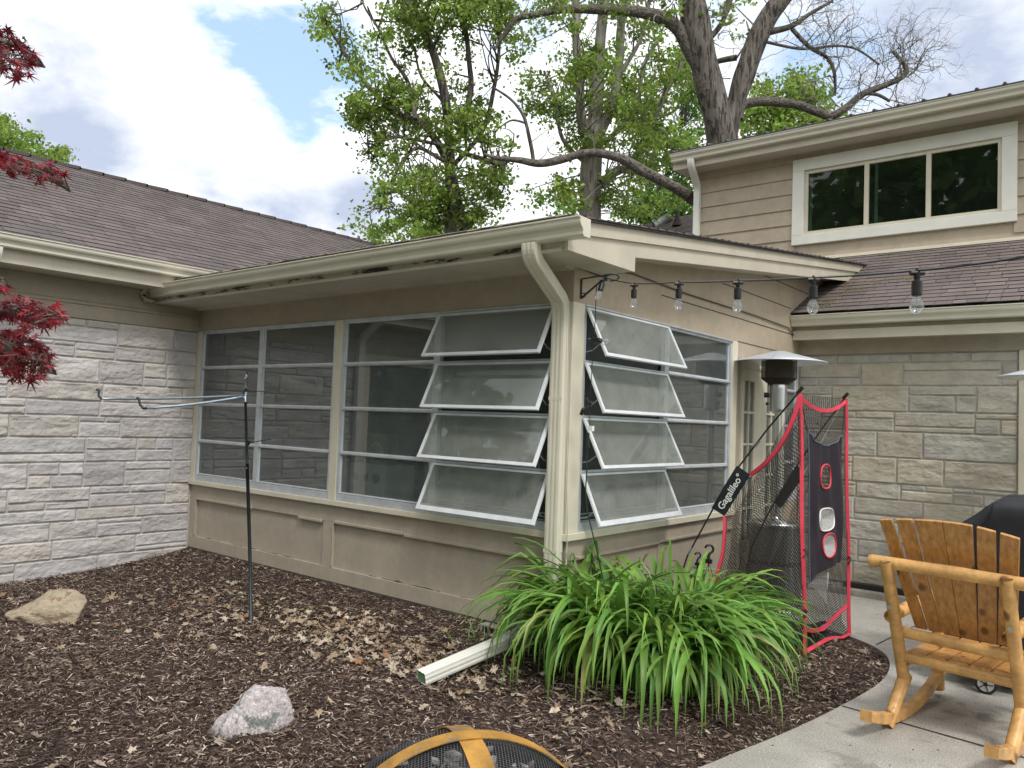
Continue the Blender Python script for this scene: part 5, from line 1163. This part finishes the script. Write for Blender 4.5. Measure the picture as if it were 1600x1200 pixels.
# ------------------------------------------------------------------ string lights
def lights():
    bk = thing('wall_bracket', 'small black scroll bracket on the sunroom corner holding the light string', 'bracket', (0, .1, 2.4))
    a = Bp(909, 436, .008); b_ = Bp(908, 466, .008); e_ = P(950, 430, 5.02)
    q = MB(); q.tube([a, b_], .006, 8); q.tube([a, a.lerp(e_, .5)+Vector((0, 0, .002)), e_], .005, 8); q.tube([b_, e_+Vector((0, 0, .0))], .007, 8)
    q.tube([b_+Vector((.0, 0, .03)), b_+Vector((.02, .01, .035)), b_+Vector((.03, .01, .015)), b_+Vector((.012, 0, .0))], .004, 6)
    k = [P(955+12*math.cos(x), 433+5.5*math.sin(x), 4.98) for x in np.linspace(-2.6, 1.8, 14)]; q.tube([e_]+k, .006, 8)
    q.build('scroll', M_iron, bk, smooth=True)
    t = thing('string_lights', 'string of clear globe bulbs in black sockets hung over the patio', 'string lights', tuple(e_))
    d0 = 4.86; pts = []; socks = []
    px = [(991, 443.5), (1061, 441), (1153, 439), (1271, 434), (1433, 423)]
    for k, u in enumerate(px): socks.append(P(u[0], u[1], d0*(1-.107*k)))
    line = [P(945, 434, 5.02)]+socks+[P(1600, 402, 2.42), P(1900, 360, 2.1)]
    dense = []
    for i in range(len(line)-1):
        n = 8
        for j in range(n): u_ = j/n; dense.append(line[i].lerp(line[i+1], u_)-Vector((0, 0, .003*4*u_*(1-u_))))
    dense.append(line[-1]); MB().tube(dense, .0032, 6).build('cable', M_cable, t, smooth=True); pe = dense[-1]; MB().tube([(pe.x, pe.y, PZ), (pe.x, pe.y, pe.z+.03)], .02, 12).build('support_pole', M_black, t)
    g = [P(962, 431, 5.0), P(1100, 441, 4.6), P(1270, 452, 4.1), P(1330, 447, 4.0)]; 
    up = Vector((0, 0, 1)); MB().tube([x+up*.006 for x in dense], .0007, 5).build('guy_wire', M_galv, t)
    def bulb(p, dn, s=1.0):
        dn = dn.normalized()*1.22; sd_ = dn.cross(Vector((.3, .9, .1))).normalized(); q = MB()
        q.tube([p-CR*.024, p+CR*.024], .0095, 10); q.tube([p, p+dn*.022], [.013, .009], 10); q.tube([p+dn*.020, p+dn*.024, p+dn*.062, p+dn*.066], [.011, .0175, .0175, .014], 14)
        q.tube([p-dn*.006, p-dn*.014], .005, 8); so = q.build('socket', M_black, t)
        q = MB(); prof = [(.008, .064), (.010, .070), (.0165, .080), (.0205, .092), (.0205, .100), (.0165, .111), (.009, .1175), (.0005, .119)]
        q.tube([p+dn*z for r_, z in prof], [r_*1.15 for r_, z in prof], 18); bl = q.build('bulb', M_bulb, so, smooth=True)
        q = MB(); q.tube([p+dn*.066, p+dn*.088], [.003, .0015], 6); q.tube([p+dn*.088+CR*x for x in (-.008, 0, .008)], .0006, 4); q.build('filament', M_galv, bl)
    for p in socks: bulb(p-up*.008, Vector((0, 0, -1)))
    bulb(P(943, 437, 5.02), (P(939, 452, 5.0)-P(944, 436, 5.02)))
    # tail hanging down the corner with sideways bulb, plug and green cord
    tail = [P(932, 447, 5.06), P(930, 500, 5.08), P(928, 528, 5.08), P(925, 570, 5.1), P(923, 610, 5.1), P(922, 640, 5.1), P(921, 668, 5.1)]
    MB().tube(tail, .0026, 6).build('cable', M_cable, t, smooth=True); bulb(P(925, 530, 5.08), P(945, 534, 5.0)-P(925, 530, 5.08))
    q = MB(); q.tube([P(916, 622, 5.1), P(922, 634, 5.1), P(925, 629, 5.08)], .010, 8); q.tube([P(908, 648, 5.13), P(911, 640, 5.12), P(918, 634, 5.12)], [.012, .013, .005], 8); q.build('plug', M_black, t)
    MB().box(tuple(P(919, 672, 5.09)-Vector((.004, .004, .006))), tuple(P(926, 667, 5.09)+Vector((.01, .004, .006)))).build('tag', M_txt, t)
    ec = thing('extension_cord', 'thin dark green extension cord hanging down the sunroom corner', 'cord', tuple(P(918, 690, 5.1)))
    cp_ = [P(919, 678, 5.1), P(918, 700, 5.1), P(917, 735, 5.1), P(915, 765, 5.1), P(918, 800, 5.08), P(925, 830, 5.05), P(932, 858, 5.04), P(938, 885, 5.02), P(948, 930, 5.0)]
    MB().tube(cp_, .0042, 6).build('cable', M_gcable, ec, smooth=True); MB().tube([P(919, 676, 5.1), P(919, 700, 5.1)], [.009, .012], 10).build('connector', M_gcable, ec)
lights()
# ------------------------------------------------------------------ trees
def catmull(pts, k=5):
    pts = [Vector(p) for p in pts]
    if len(pts) < 3: return [pts[0].lerp(pts[-1], i/k) for i in range(k+1)]
    o_ = []
    for i in range(len(pts)-1):
        p0, p1, p2, p3 = pts[max(i-1, 0)], pts[i], pts[i+1], pts[min(i+2, len(pts)-1)]
        for j in range(k):
            t = j/k; o_.append(.5*((2*p1)+(p2-p0)*t+(2*p0-5*p1+4*p2-p3)*t*t+(3*p1-p0-3*p2+p3)*t**3))
    return o_+[pts[-1]]
class Tree:
    def __init__(s, label, cat, d, basepx, seed, group=None, name='tree', bark=None, leaf=None):
        s.d = d; s.r = random.Random(seed); s.bark = bark or M_bark; s.twb = s.bark; s.leaf = leaf or M_leafA; b = P(*basepx, d); b.z = -.34
        s.base = b; s.t = thing(name, label, cat, tuple(b), group); s.LV = []; s.LT = []; s.tw = MB(); s.nodes = []
    def limb(s, pts, nm='limb', dd=None, wob=.012):
        """pts: (px, py, radius_px[, depth offset])"""
        P3 = []; R = []
        for q in pts:
            dd_ = s.d+(q[3] if len(q) > 3 else 0); P3.append(P(q[0], q[1], dd_)); R.append(q[2]*dd_/FPX)
        c = catmull(P3, 6); n = len(c); rr = []
        for i in range(n):
            k = i/6; a = min(int(k), len(R)-2); rr.append((R[a]+(R[a+1]-R[a])*(k-a))*(1+.10*noise.noise(c[i]*2.3)))
        c = [p+Vector((noise.noise(p*1.1), noise.noise(p*1.1+Vector((9, 0, 0))), noise.noise(p*1.1+Vector((0, 9, 0)))))*wob*s.d*.35 for p in c]
        q = MB(); q.tube(c, rr, 12 if rr[0] > .1 else 7); dz_ = abs((c[-1]-c[0]).normalized().z); o = q.build(nm, s.bark if (nm == 'trunk' or dz_ > .75) else M_barkI, s.t, smooth=True); s.nodes += [(p, r) for p, r in zip(c, rr)]; return c
    def trunk(s, pts):
        b = P(pts[0][0], pts[0][1], s.d); p3 = Vector((b.x, b.y, -.34)); r0 = pts[0][2]*s.d/FPX
        c = s.limb(pts, 'trunk', wob=.006); q = MB(); n = 6
        q.tube([p3.lerp(c[0], i/n) for i in range(n+1)], [r0*(1.5-.5*(i/n)**.5) for i in range(n+1)], 14); q.build('trunk_base', s.bark, s.t, smooth=True)
    def twig(s, p, d, L_, r, lev, leafy=0, curl=.5):
        n = 4; pts = [p]; dd = d.copy()
        for i in range(n):
            dd = (dd+Vector((s.r.gauss(0, 1), s.r.gauss(0, 1), s.r.gauss(0, 1)))*curl*.35).normalized(); pts.append(pts[-1]+dd*L_/n)
        s.tw.tube(pts, [r*(1-.6*i/n) for i in range(n+1)], 5 if r > .012 else 4 if r > .006 else 3, caps=False)
        if lev > 0:
            for k in range(s.r.choice([2, 3, 3])):
                q = s.r.choice(pts[2:]); nd = (dd+Vector((s.r.gauss(0, 1), s.r.gauss(0, 1), s.r.gauss(0, 1)))*.75).normalized()
                s.twig(q, nd, L_*s.r.uniform(.5, .8), r*.55, lev-1, leafy, curl)
    def cluster(s, c, R, n, size):
        ck = s.r.uniform(.6, 1.15)
        for i in range(n):
            v = Vector((s.r.gauss(0, 1), s.r.gauss(0, 1), s.r.gauss(0, .6)))*R*.55; p = c+v
            a = Vector((s.r.gauss(0, 1), s.r.gauss(0, 1), s.r.gauss(-.5, .7))).normalized(); b = a.cross(Vector((s.r.gauss(0, 1), s.r.gauss(0, 1), s.r.gauss(0, 1)))).normalized()
            z = size*s.r.uniform(.6, 1.35); k = ck*s.r.uniform(.6, 1.3); g = s.r.uniform(.85, 1.15)
            nn_ = a.cross(b)*z*.18
            s.LV += [p-a*z*.5, p-a*z*.1+b*z*.34+nn_, p+a*z*.22+b*z*.22, p+a*z*.6, p+a*z*.2-b*z*.24, p-a*z*.12-b*z*.34+nn_]; s.LT += [(k*g, k, k*.85)]*6
    def puff(s, px, py, rx, ry, n, dz=1.2, per=20, R=.30, size=.11, dens=.0):
        for i in range(n):
            a = s.r.uniform(0, 6.28); q = math.sqrt(s.r.random()); x = px+rx*q*math.cos(a); y = py+ry*q*math.sin(a)
            c = P(x, y, s.d+s.r.gauss(0, dz)); nn_ = noise.noise(c*.8+Vector((s.d, 3, 1)))
            if nn_ < dens: continue
            s.cluster(c, R*s.r.uniform(.6, 1.3), int(per*s.r.uniform(.6, 1.3)), size)
            if s.nodes and s.r.random() < .7:
                b = min(s.r.sample(s.nodes, min(60, len(s.nodes))), key=lambda z: (z[0]-c).length)
                if (b[0]-c).length < 2.6:
                    m = b[0].lerp(c, .5)+Vector((s.r.gauss(0, .15), s.r.gauss(0, .15), s.r.gauss(.1, .15)))
                    s.tw.tube(catmull([b[0], m, c], 3), [.022, .018, .014, .012, .010, .008, .005], 4, caps=False)
    def done(s):
        if len(s.tw.v) > 3000: s.tw.build('twigs', s.twb, s.t)
        if s.LV:
            V = np.array([tuple(v) for v in s.LV]); k = len(V)//6; b = np.arange(k)[:, None]*6
            F = np.concatenate([b+np.array([[0, 1, 2, 3]]), b+np.array([[0, 3, 4, 5]])], 0)
            fast_mesh('crown', V, F, s.leaf, np.array(s.LT), parent=s.t)
# tree A: slender twin-stemmed, pale green, left
A = Tree('slender leafy tree with several thin stems rising left of the others above the sunroom roof', 'tree', 15.5, (705, 400), 41, 'trees behind the house', bark=M_bark)
A.trunk([(707, 400, 11), (705, 350, 10), (703, 290, 9), (702, 215, 8), (690, 130, 7), (672, 70, 6.5), (640, 10, 6), (610, -60, 5)])
A.limb([(703, 240, 5), (735, 150, 5, .4), (728, 60, 4, .5), (700, -40, 3.5)]); A.limb([(735, 400, 9, .5), (722, 340, 8, .5), (700, 255, 7, .4), (665, 200, 5.5, 0), (620, 175, 5), (585, 145, 4), (555, 110, 3.2), (530, 70, 2.4), (500, 20, 1.6)], 'limb')
A.limb([(650, 188, 4, -.4), (640, 130, 3.4), (612, 90, 2.6), (590, 45, 2), (570, 10, 1.6), (568, -20, 1)]); A.limb([(700, 270, 4, .3), (760, 190, 3.6), (778, 110, 3), (782, 50, 2.6), (765, -10, 2)])
A.limb([(700, 255, 3.5, -.4), (655, 232, 3), (628, 255, 2.4), (600, 300, 2), (590, 330, 1.2)]); A.limb([(705, 230, 3), (640, 215, 2.6, -.8), (600, 218, 2), (570, 240, 1.4)])
A.limb([(702, 200, 3, -.3), (690, 160, 2.6), (660, 120, 2), (650, 80, 1.5)]); A.limb([(790, 255, 6, -.3), (765, 250, 4.5, -.3), (712, 232, 3, -.2), (680, 200, 2)])
for a_ in [(505, 30, 28, 30, 10), (540, 75, 32, 38, 14), (575, 105, 30, 30, 11), (635, 85, 60, 65, 42), (590, 170, 48, 45, 36), (640, 160, 45, 42, 22), (700, 120, 62, 85, 55), (760, 55, 55, 70, 48), (590, 240, 30, 40, 18), (680, 230, 60, 55, 44),
           (640, 300, 60, 50, 44), (600, 345, 42, 34, 28), (740, 225, 60, 70, 40), (760, 300, 38, 38, 18), (700, 330, 60, 30, 30), (725, 20, 60, 50, 32), (560, 170, 24, 24, 9), (640, 20, 40, 40, 14), (690, -40, 120, 50, 40)]: A.puff(a_[0], a_[1], a_[2], a_[3], int(a_[4]*1.9), dz=.9, per=46, R=.23, size=.078, dens=.055)
A.done()
# tree B: leafy, grey multi-fork trunk
B = Tree('leafy tree with a thick pale trunk splitting into upright limbs above the sunroom roof', 'tree', 16.5, (918, 400), 42, 'trees behind the house', bark=M_barkL)
B.trunk([(918, 400, 18), (921, 330, 17.5), (923, 270, 17), (926, 215, 16), (932, 170, 11), (935, 100, 9), (942, 30, 8), (948, -60, 7)])
B.limb([(918, 232, 9), (908, 175, 7.5, -.2), (904, 100, 6.5), (898, 20, 5.5), (890, -40, 5)]); B.limb([(934, 210, 9), (958, 160, 8), (966, 100, 7), (972, 30, 6.5), (985, -40, 6)])
B.limb([(940, 290, 8, -.3), (960, 268, 7), (978, 262, 5.5), (1000, 230, 5), (1020, 190, 5), (1040, 140, 4.5), (1062, 100, 4), (1075, 60, 3.5)]); B.limb([(942, 225, 5), (990, 170, 4), (1005, 100, 3), (1030, 60, 2.5)])
B.limb([(912, 250, 4), (880, 215, 3.2), (868, 160, 2.4), (850, 110, 2)]); B.limb([(965, 120, 4), (1000, 60, 3.2), (1015, 0, 2.6)])
for a_ in [(870, 40, 60, 55, 46), (940, 40, 55, 60, 44), (860, 130, 40, 60, 30), (930, 120, 50, 60, 34), (1000, 90, 60, 60, 44), (1020, 170, 60, 60, 50), (880, 210, 42, 45, 26), (980, 210, 55, 50, 34), (860, 290, 40, 32, 22), (1035, 240, 45, 50, 30),
           (1000, 300, 60, 40, 34), (1060, 130, 35, 60, 24), (905, 300, 30, 20, 6), (840, 10, 30, 40, 14), (950, -40, 150, 50, 50)]: B.puff(a_[0], a_[1], a_[2], a_[3], int(a_[4]*1.6), dz=1.0, per=48, R=.25, size=.082, dens=.035)
B.done()
# tree C: big oak, mostly bare
C_ = Tree('massive dark forked oak with mostly bare twisting branches left of the dormer', 'tree', 14.0, (1128, 400), 43, 'trees behind the house')
C_.twb = M_barkL  # twigs take the paler bark, their backlit brightness put into the colour
C_.trunk([(1130, 400, 27), (1131, 260, 26), (1126, 200, 24.5), (1110, 140, 22), (1096, 80, 21), (1084, 20, 21), (1072, -60, 20)])
C_.limb([(1134, 215, 18), (1150, 165, 14.5), (1165, 105, 16), (1190, 50, 15.5), (1225, -5, 15), (1270, -60, 14)])
C_.limb([(1120, 190, 11, .0), (1106, 140, 12, -.1), (1087, 92, 12), (1060, 48, 10), (1030, 25, 9.5), (990, 18, 8.5), (930, 14, 7), (880, 14, 6), (840, 22, 5), (805, 30, 4.5), (785, 55, 3.5), (770, 80, 2)])
C_.limb([(1075, 306, 8.6, -1.5), (1040, 285, 8.4, -1.5), (1000, 262, 8, -1.5), (970, 246, 7, -1.5), (925, 240, 6, -1.5), (880, 250, 6.5, -1.5), (840, 256, 6, -1.5), (805, 252, 5, -1.5), (775, 248, 3.5, -1.5), (755, 240, 2, -1.5)])
C_.limb([(1120, 330, 11, -1.4), (1075, 306, 9.6, -1.5)])
C_.limb([(832, 256, 3.2, -1.5), (828, 220, 3, -1.5), (820, 185, 2.6, -1.5), (800, 160, 2.2, -1.5), (770, 140, 1.6, -1.5)]); C_.limb([(825, 195, 2, -1.5), (800, 190, 1.6, -1.5), (780, 200, 1.2, -1.5)])
C_.limb([(1152, 185, 11), (1162, 165, 8), (1195, 156, 7), (1240, 160, 6.5), (1275, 172, 6.5), (1300, 180, 6.5), (1325, 168, 6), (1345, 150, 5.5), (1380, 135, 4.5), (1412, 118, 4), (1414, 100, 3.2), (1395, 78, 2.4)])
C_.limb([(1172, 60, 6), (1200, 52, 5.5), (1235, 42, 4.5), (1265, 20, 3), (1300, 0, 2)]); C_.limb([(1238, 45, 3.6), (1262, 72, 3.4), (1290, 90, 3), (1302, 115, 2.6), (1305, 150, 1.8)])
C_.limb([(1200, 65, 2.4), (1250, 75, 2.2), (1300, 72, 2), (1340, 78, 1.8), (1375, 100, 1.5)]); C_.limb([(1345, 148, 3), (1370, 150, 2.6), (1390, 160, 2)])
C_.limb([(1110, 60, 5), (1130, 30, 4), (1150, -20, 3)]); C_.limb([(1150, 90, 5, .5), (1120, 95, 4, .6), (1100, 105, 3, .6)])
r = C_.r
def spray(x0, y0, n, L_, ang=None, rr=.014, lev=3, sp=1.0, d=None):
    for k in range(n):
        a = r.gauss(ang, sp) if ang is not None else r.uniform(0, 6.28)
        dirv = (CR*math.cos(a)+CU*math.sin(a)+CF*r.gauss(0, .5)).normalized(); C_.twig(P(x0+r.gauss(0, 5), y0+r.gauss(0, 4), C_.d+(d or 0)), dirv, L_*r.uniform(.7, 1.2), rr, lev, 0, .9)
for x, y in [(1300, 178), (1345, 150), (1380, 135), (1412, 116), (1414, 100), (1396, 80), (1390, 160), (1262, 72), (1290, 90), (1302, 116), (1340, 78), (1375, 98), (1300, 72), (1265, 22), (1300, 2), (1250, 76), (1305, 148), (1235, 42), (1412, 118), (1400, 128), (1360, 145), (1430, 110)]:
    spray(x, y, 4, .62, 1.0, .0105, 3, 1.0)
for x, y in [(1060, 48), (990, 18), (930, 14), (880, 14), (805, 30), (1120, 60), (1200, 10), (1100, 20), (1150, 120), (1020, 22)]: spray(x, y, 3, .5, 1.2, .011, 3, 1.2)
for x, y in [(840, 256), (925, 240), (828, 220), (880, 250)]: spray(x, y, 1, .4, 1.6, .008, 2, 1.0, -1.5)
C_.puff(1150, 20, 40, 45, 12, dz=.5, per=14, R=.2, size=.10, dens=-.3); C_.puff(1060, 30, 40, 40, 12, dz=.5, per=14, R=.2, size=.10, dens=-.3)
C_.done()
# background greenery trees
D = Tree('bright green leafy treetop showing between the oak trunk and the dormer roof', 'tree', 22, (1230, 320), 44, 'trees behind the house', leaf=M_leafA)
D.trunk([(1225, 320, 7), (1222, 250, 6), (1215, 190, 4), (1205, 150, 2)]); D.limb([(1223, 260, 4), (1255, 200, 3), (1270, 150, 1.5)])
for a_ in [(1215, 150, 50, 30, 40), (1260, 165, 45, 32, 40), (1200, 190, 55, 28, 40), (1255, 125, 25, 14, 9), (1170, 185, 20, 24, 12), (1285, 190, 30, 18, 18), (1230, 230, 70, 30, 40)]: D.puff(*a_, dz=1.0, per=40, R=.34, size=.115, dens=-.35)
D.done()
E_ = Tree('green leafy tree filling the gap behind the long low oak limb', 'tree', 24, (1010, 400), 45, 'trees behind the house', leaf=M_leafB)
E_.trunk([(1010, 400, 8), (1012, 330, 7), (1020, 260, 5), (1030, 200, 3)]); E_.limb([(1014, 320, 4), (1050, 260, 3), (1070, 200, 2)])
for a_ in [(1030, 320, 60, 38, 60), (1055, 260, 40, 50, 50), (1080, 200, 30, 60, 40), (975, 320, 35, 26, 22), (1080, 100, 30, 60, 26), (990, 130, 40, 60, 22), (870, 320, 40, 20, 16), (1060, 340, 70, 30, 40)]: E_.puff(*a_, dz=1.2, per=40, R=.36, size=.12, dens=-.3)
E_.done()
Fh = Tree('low bright green treetop just above the sunroom gutter below the slender tree', 'tree', 21, (640, 460), 46, 'trees behind the house', leaf=M_leafA)
Fh.trunk([(640, 460, 5), (640, 400, 4), (645, 370, 3)])
for a_ in [(640, 365, 50, 24, 34), (700, 360, 40, 20, 24), (590, 375, 22, 14, 8), (740, 345, 30, 18, 12)]: Fh.puff(*a_, dz=.8, per=40, R=.3, size=.105, dens=-.3)
Fh.done()
G_ = Tree('green treetop peeking over the far left shingle ridge', 'tree', 26, (20, 420), 47, 'trees behind the house', leaf=M_leafA)
G_.trunk([(20, 420, 8), (20, 330, 7), (15, 260, 4)])
for a_ in [(15, 225, 45, 28, 50), (65, 245, 38, 14, 26), (-40, 200, 60, 40, 50), (40, 260, 60, 16, 30)]: G_.puff(*a_, dz=1.0, per=40, R=.34, size=.12, dens=-.5)
G_.done()
# red maple reaching in from the left
def maple():
    base = P(-520, 1250, 2.6); base.z = gzs(base.x, base.y) if base.x > -4.7 else -.2
    t = thing('japanese_maple', 'red-leaved maple whose branches reach in from the left edge of the photo', 'tree', tuple(base)); r = random.Random(77)
    fork = P(-420, 560, 2.7); q = MB(); q.tube(catmull([base-Vector((0, 0, .1)), base.lerp(fork, .5)+Vector((.05, .03, 0)), fork], 5), [.07, .065, .06, .056, .052, .05, .047, .044, .042, .040, .038], 12); q.build('trunk', M_bark, t, smooth=True)
    groups = [dict(path=[(-420, 560, 2.7), (-300, 330, 2.7), (-150, 120, 2.6), (-40, 60, 2.6), (30, 75, 2.6), (70, 105, 2.6)], box=(12, 82, 46, 38), n=62, s=.036, ang=-.4),
              dict(path=[(-420, 560, 2.7), (-260, 420, 2.7), (-120, 270, 2.6), (0, 250, 2.6), (60, 265, 2.6), (110, 300, 2.55)], box=(40, 262, 60, 16), n=85, s=.030, ang=-.45),
              dict(path=[(-420, 560, 2.7), (-250, 480, 2.6), (-100, 480, 2.5), (0, 485, 2.5), (60, 492, 2.5), (105, 500, 2.5)], box=(32, 488, 62, 20), n=95, s=.033, ang=-.2),
              dict(path=[(-420, 560, 2.7), (-250, 540, 2.55), (-100, 530, 2.5), (0, 545, 2.45), (50, 560, 2.45), (88, 585, 2.45)], box=(28, 555, 52, 36), n=150, s=.036, ang=-.5),
              dict(path=[(-100, 480, 2.5), (-40, 440, 2.5), (0, 435, 2.5)], box=(4, 445, 12, 12), n=8, s=.026, ang=0)]
    V = []; F = []; T = []; tw = MB()
    def leaf(p, s, dirv, col):
        dirv = dirv.normalized(); nrm = Vector((r.gauss(0, .6), r.gauss(0, .6), 1)).normalized(); sd_ = dirv.cross(nrm).normalized(); b = len(V); V.append(tuple(p))
        lobes = [(-2.2, .42), (-1.55, .68), (-.78, .92), (0, 1.1), (.78, .92), (1.55, .68), (2.2, .42)]; ring = []
        for i, (a, l) in enumerate(lobes):
            ring.append((a, l*s));
            if i < 6: ring.append(((a+lobes[i+1][0])/2, s*.26))
        for a, l in ring: V.append(tuple(p+dirv*(l*math.cos(a))+sd_*(l*math.sin(a))-nrm*(l*l*3.0)))
        for i in range(len(ring)-1): F.append((b, b+1+i, b+2+i))
        T.extend([col]*(len(ring)+1))
    for g in groups:
        c = catmull([P(*q) for q in g['path']], 6); q = MB(); n = len(c); r0 = .020 if len(g['path']) > 3 else .006; q.tube(c, [r0*(1-i/n)**.8+.0016 for i in range(n)], 8); q.build('branch', M_bark, t, smooth=True)
        bx0, by0, rx, ry = g['box']
        for k in range(g['n']):
            a = r.uniform(0, 6.28); q_ = math.sqrt(r.random()); x = bx0+rx*q_*math.cos(a); y = by0+ry*q_*math.sin(a)+(g['ang']*-1)*(x-bx0)*.55
            d = 2.55+r.gauss(0, .13); p = P(x, y, d); b = min(c[n//2:], key=lambda z: (z-p).length)
            tw.tube([b, b.lerp(p, .5)+Vector((0, 0, .012)), p], [.0028, .0020, .0013], 4, caps=False)
            for j in range(r.choice([2, 3, 3])):
                dv = (CR*r.gauss(.9, .7)+CU*r.gauss(-.45, .5)+CF*r.gauss(0, .6)); k_ = r.uniform(.35, 1.3); bright = 1.5 if r.random() < .35 else 1
                leaf(p+Vector((r.gauss(0, .008), r.gauss(0, .008), r.gauss(0, .006))), g['s']*r.uniform(.65, 1.15), dv, (k_*bright, k_*(.8 if bright > 1 else 1.15), k_*(1.25 if bright == 1 else .9)))
    for k in range(1500):        # the rest of the crown, left of the frame
        x = r.uniform(-760, -75); y = 250+r.gauss(0, 170)+(x+400)**2*.0007; d = 2.65+r.gauss(0, .35); p = P(x, y, d)
        if y < 640: leaf(p, .036*r.uniform(.65, 1.15), Vector((r.gauss(0, 1), r.gauss(0, 1), -.5)), (r.uniform(.4, 1.5), r.uniform(.4, 1.2), r.uniform(.5, 1.3)))
        if k % 5 == 0 and y < 620: b = P(x+r.gauss(0, 40), y+70, d); tw.tube([b, p], [.004, .0015], 4, caps=False)
    tw.build('twigs', M_bark, t); fast_mesh('foliage', np.array(V), np.array(F), M_red, np.array(T), parent=t)
maple()
# yard trees behind camera (in glass only)
def yard():
    r = random.Random(5); V = []; T = []
    for k in range(26):
        a = math.radians(r.uniform(180, 345)); R_ = r.uniform(20, 34); cx, cy = CC.x+R_*math.cos(a), CC.y+R_*math.sin(a); h = r.uniform(5, 10)+(9 if 235 < math.degrees(a) < 290 else 0)  # one sector raised to darken the reflections in the upstairs panes
        for i in range(520):
            z = h*(r.random()**.7); w_ = h*.42*(1-abs(z/h-.5)*.9); an = r.uniform(0, 6.28); q = w_*math.sqrt(r.random()); c = Vector((cx+q*math.cos(an), cy+q*math.sin(an), z))
            aa = Vector((r.gauss(0, 1), r.gauss(0, 1), r.gauss(0, 1))).normalized(); bb = aa.cross(Vector((r.gauss(0, 1), r.gauss(0, 1), r.gauss(0, 1)))).normalized(); s = r.uniform(.3, .75)
            V += [c-aa*s, c+bb*s*.7, c+aa*s, c-bb*s*.7]; kk = r.uniform(.6, 1.1); T += [(kk, kk, kk)]*4
    for i in range(5200):  # unseen trunkless crown added beyond the left edge to dull the pane reflections
        v = Vector((r.gauss(0, 1), r.gauss(0, 1), r.gauss(0, 1))).normalized()*(r.random()**.4); c = Vector((-8.2, -6.0, 5.4))+Vector((v.x*3.0, v.y*3.6, v.z*2.9))
        aa = Vector((r.gauss(0, 1), r.gauss(0, 1), r.gauss(0, 1))).normalized(); bb = aa.cross(Vector((r.gauss(0, 1), r.gauss(0, 1), r.gauss(0, 1)))).normalized(); s = r.uniform(.10, .26)
        V += [c-aa*s, c+bb*s*.7, c+aa*s, c-bb*s*.7]; kk = r.uniform(.5, .9); T += [(kk, kk*.8, kk*.8)]*4
    V = np.array([tuple(v) for v in V]); F = np.arange(len(V)).reshape(-1, 4); o = fast_mesh('woodland', V, F, M_leafB, np.array(T)); o['kind'] = 'stuff'; tag(o, 'line of trees across the yard behind the photographer, some added to darken window reflections', 'woodland')
yard()
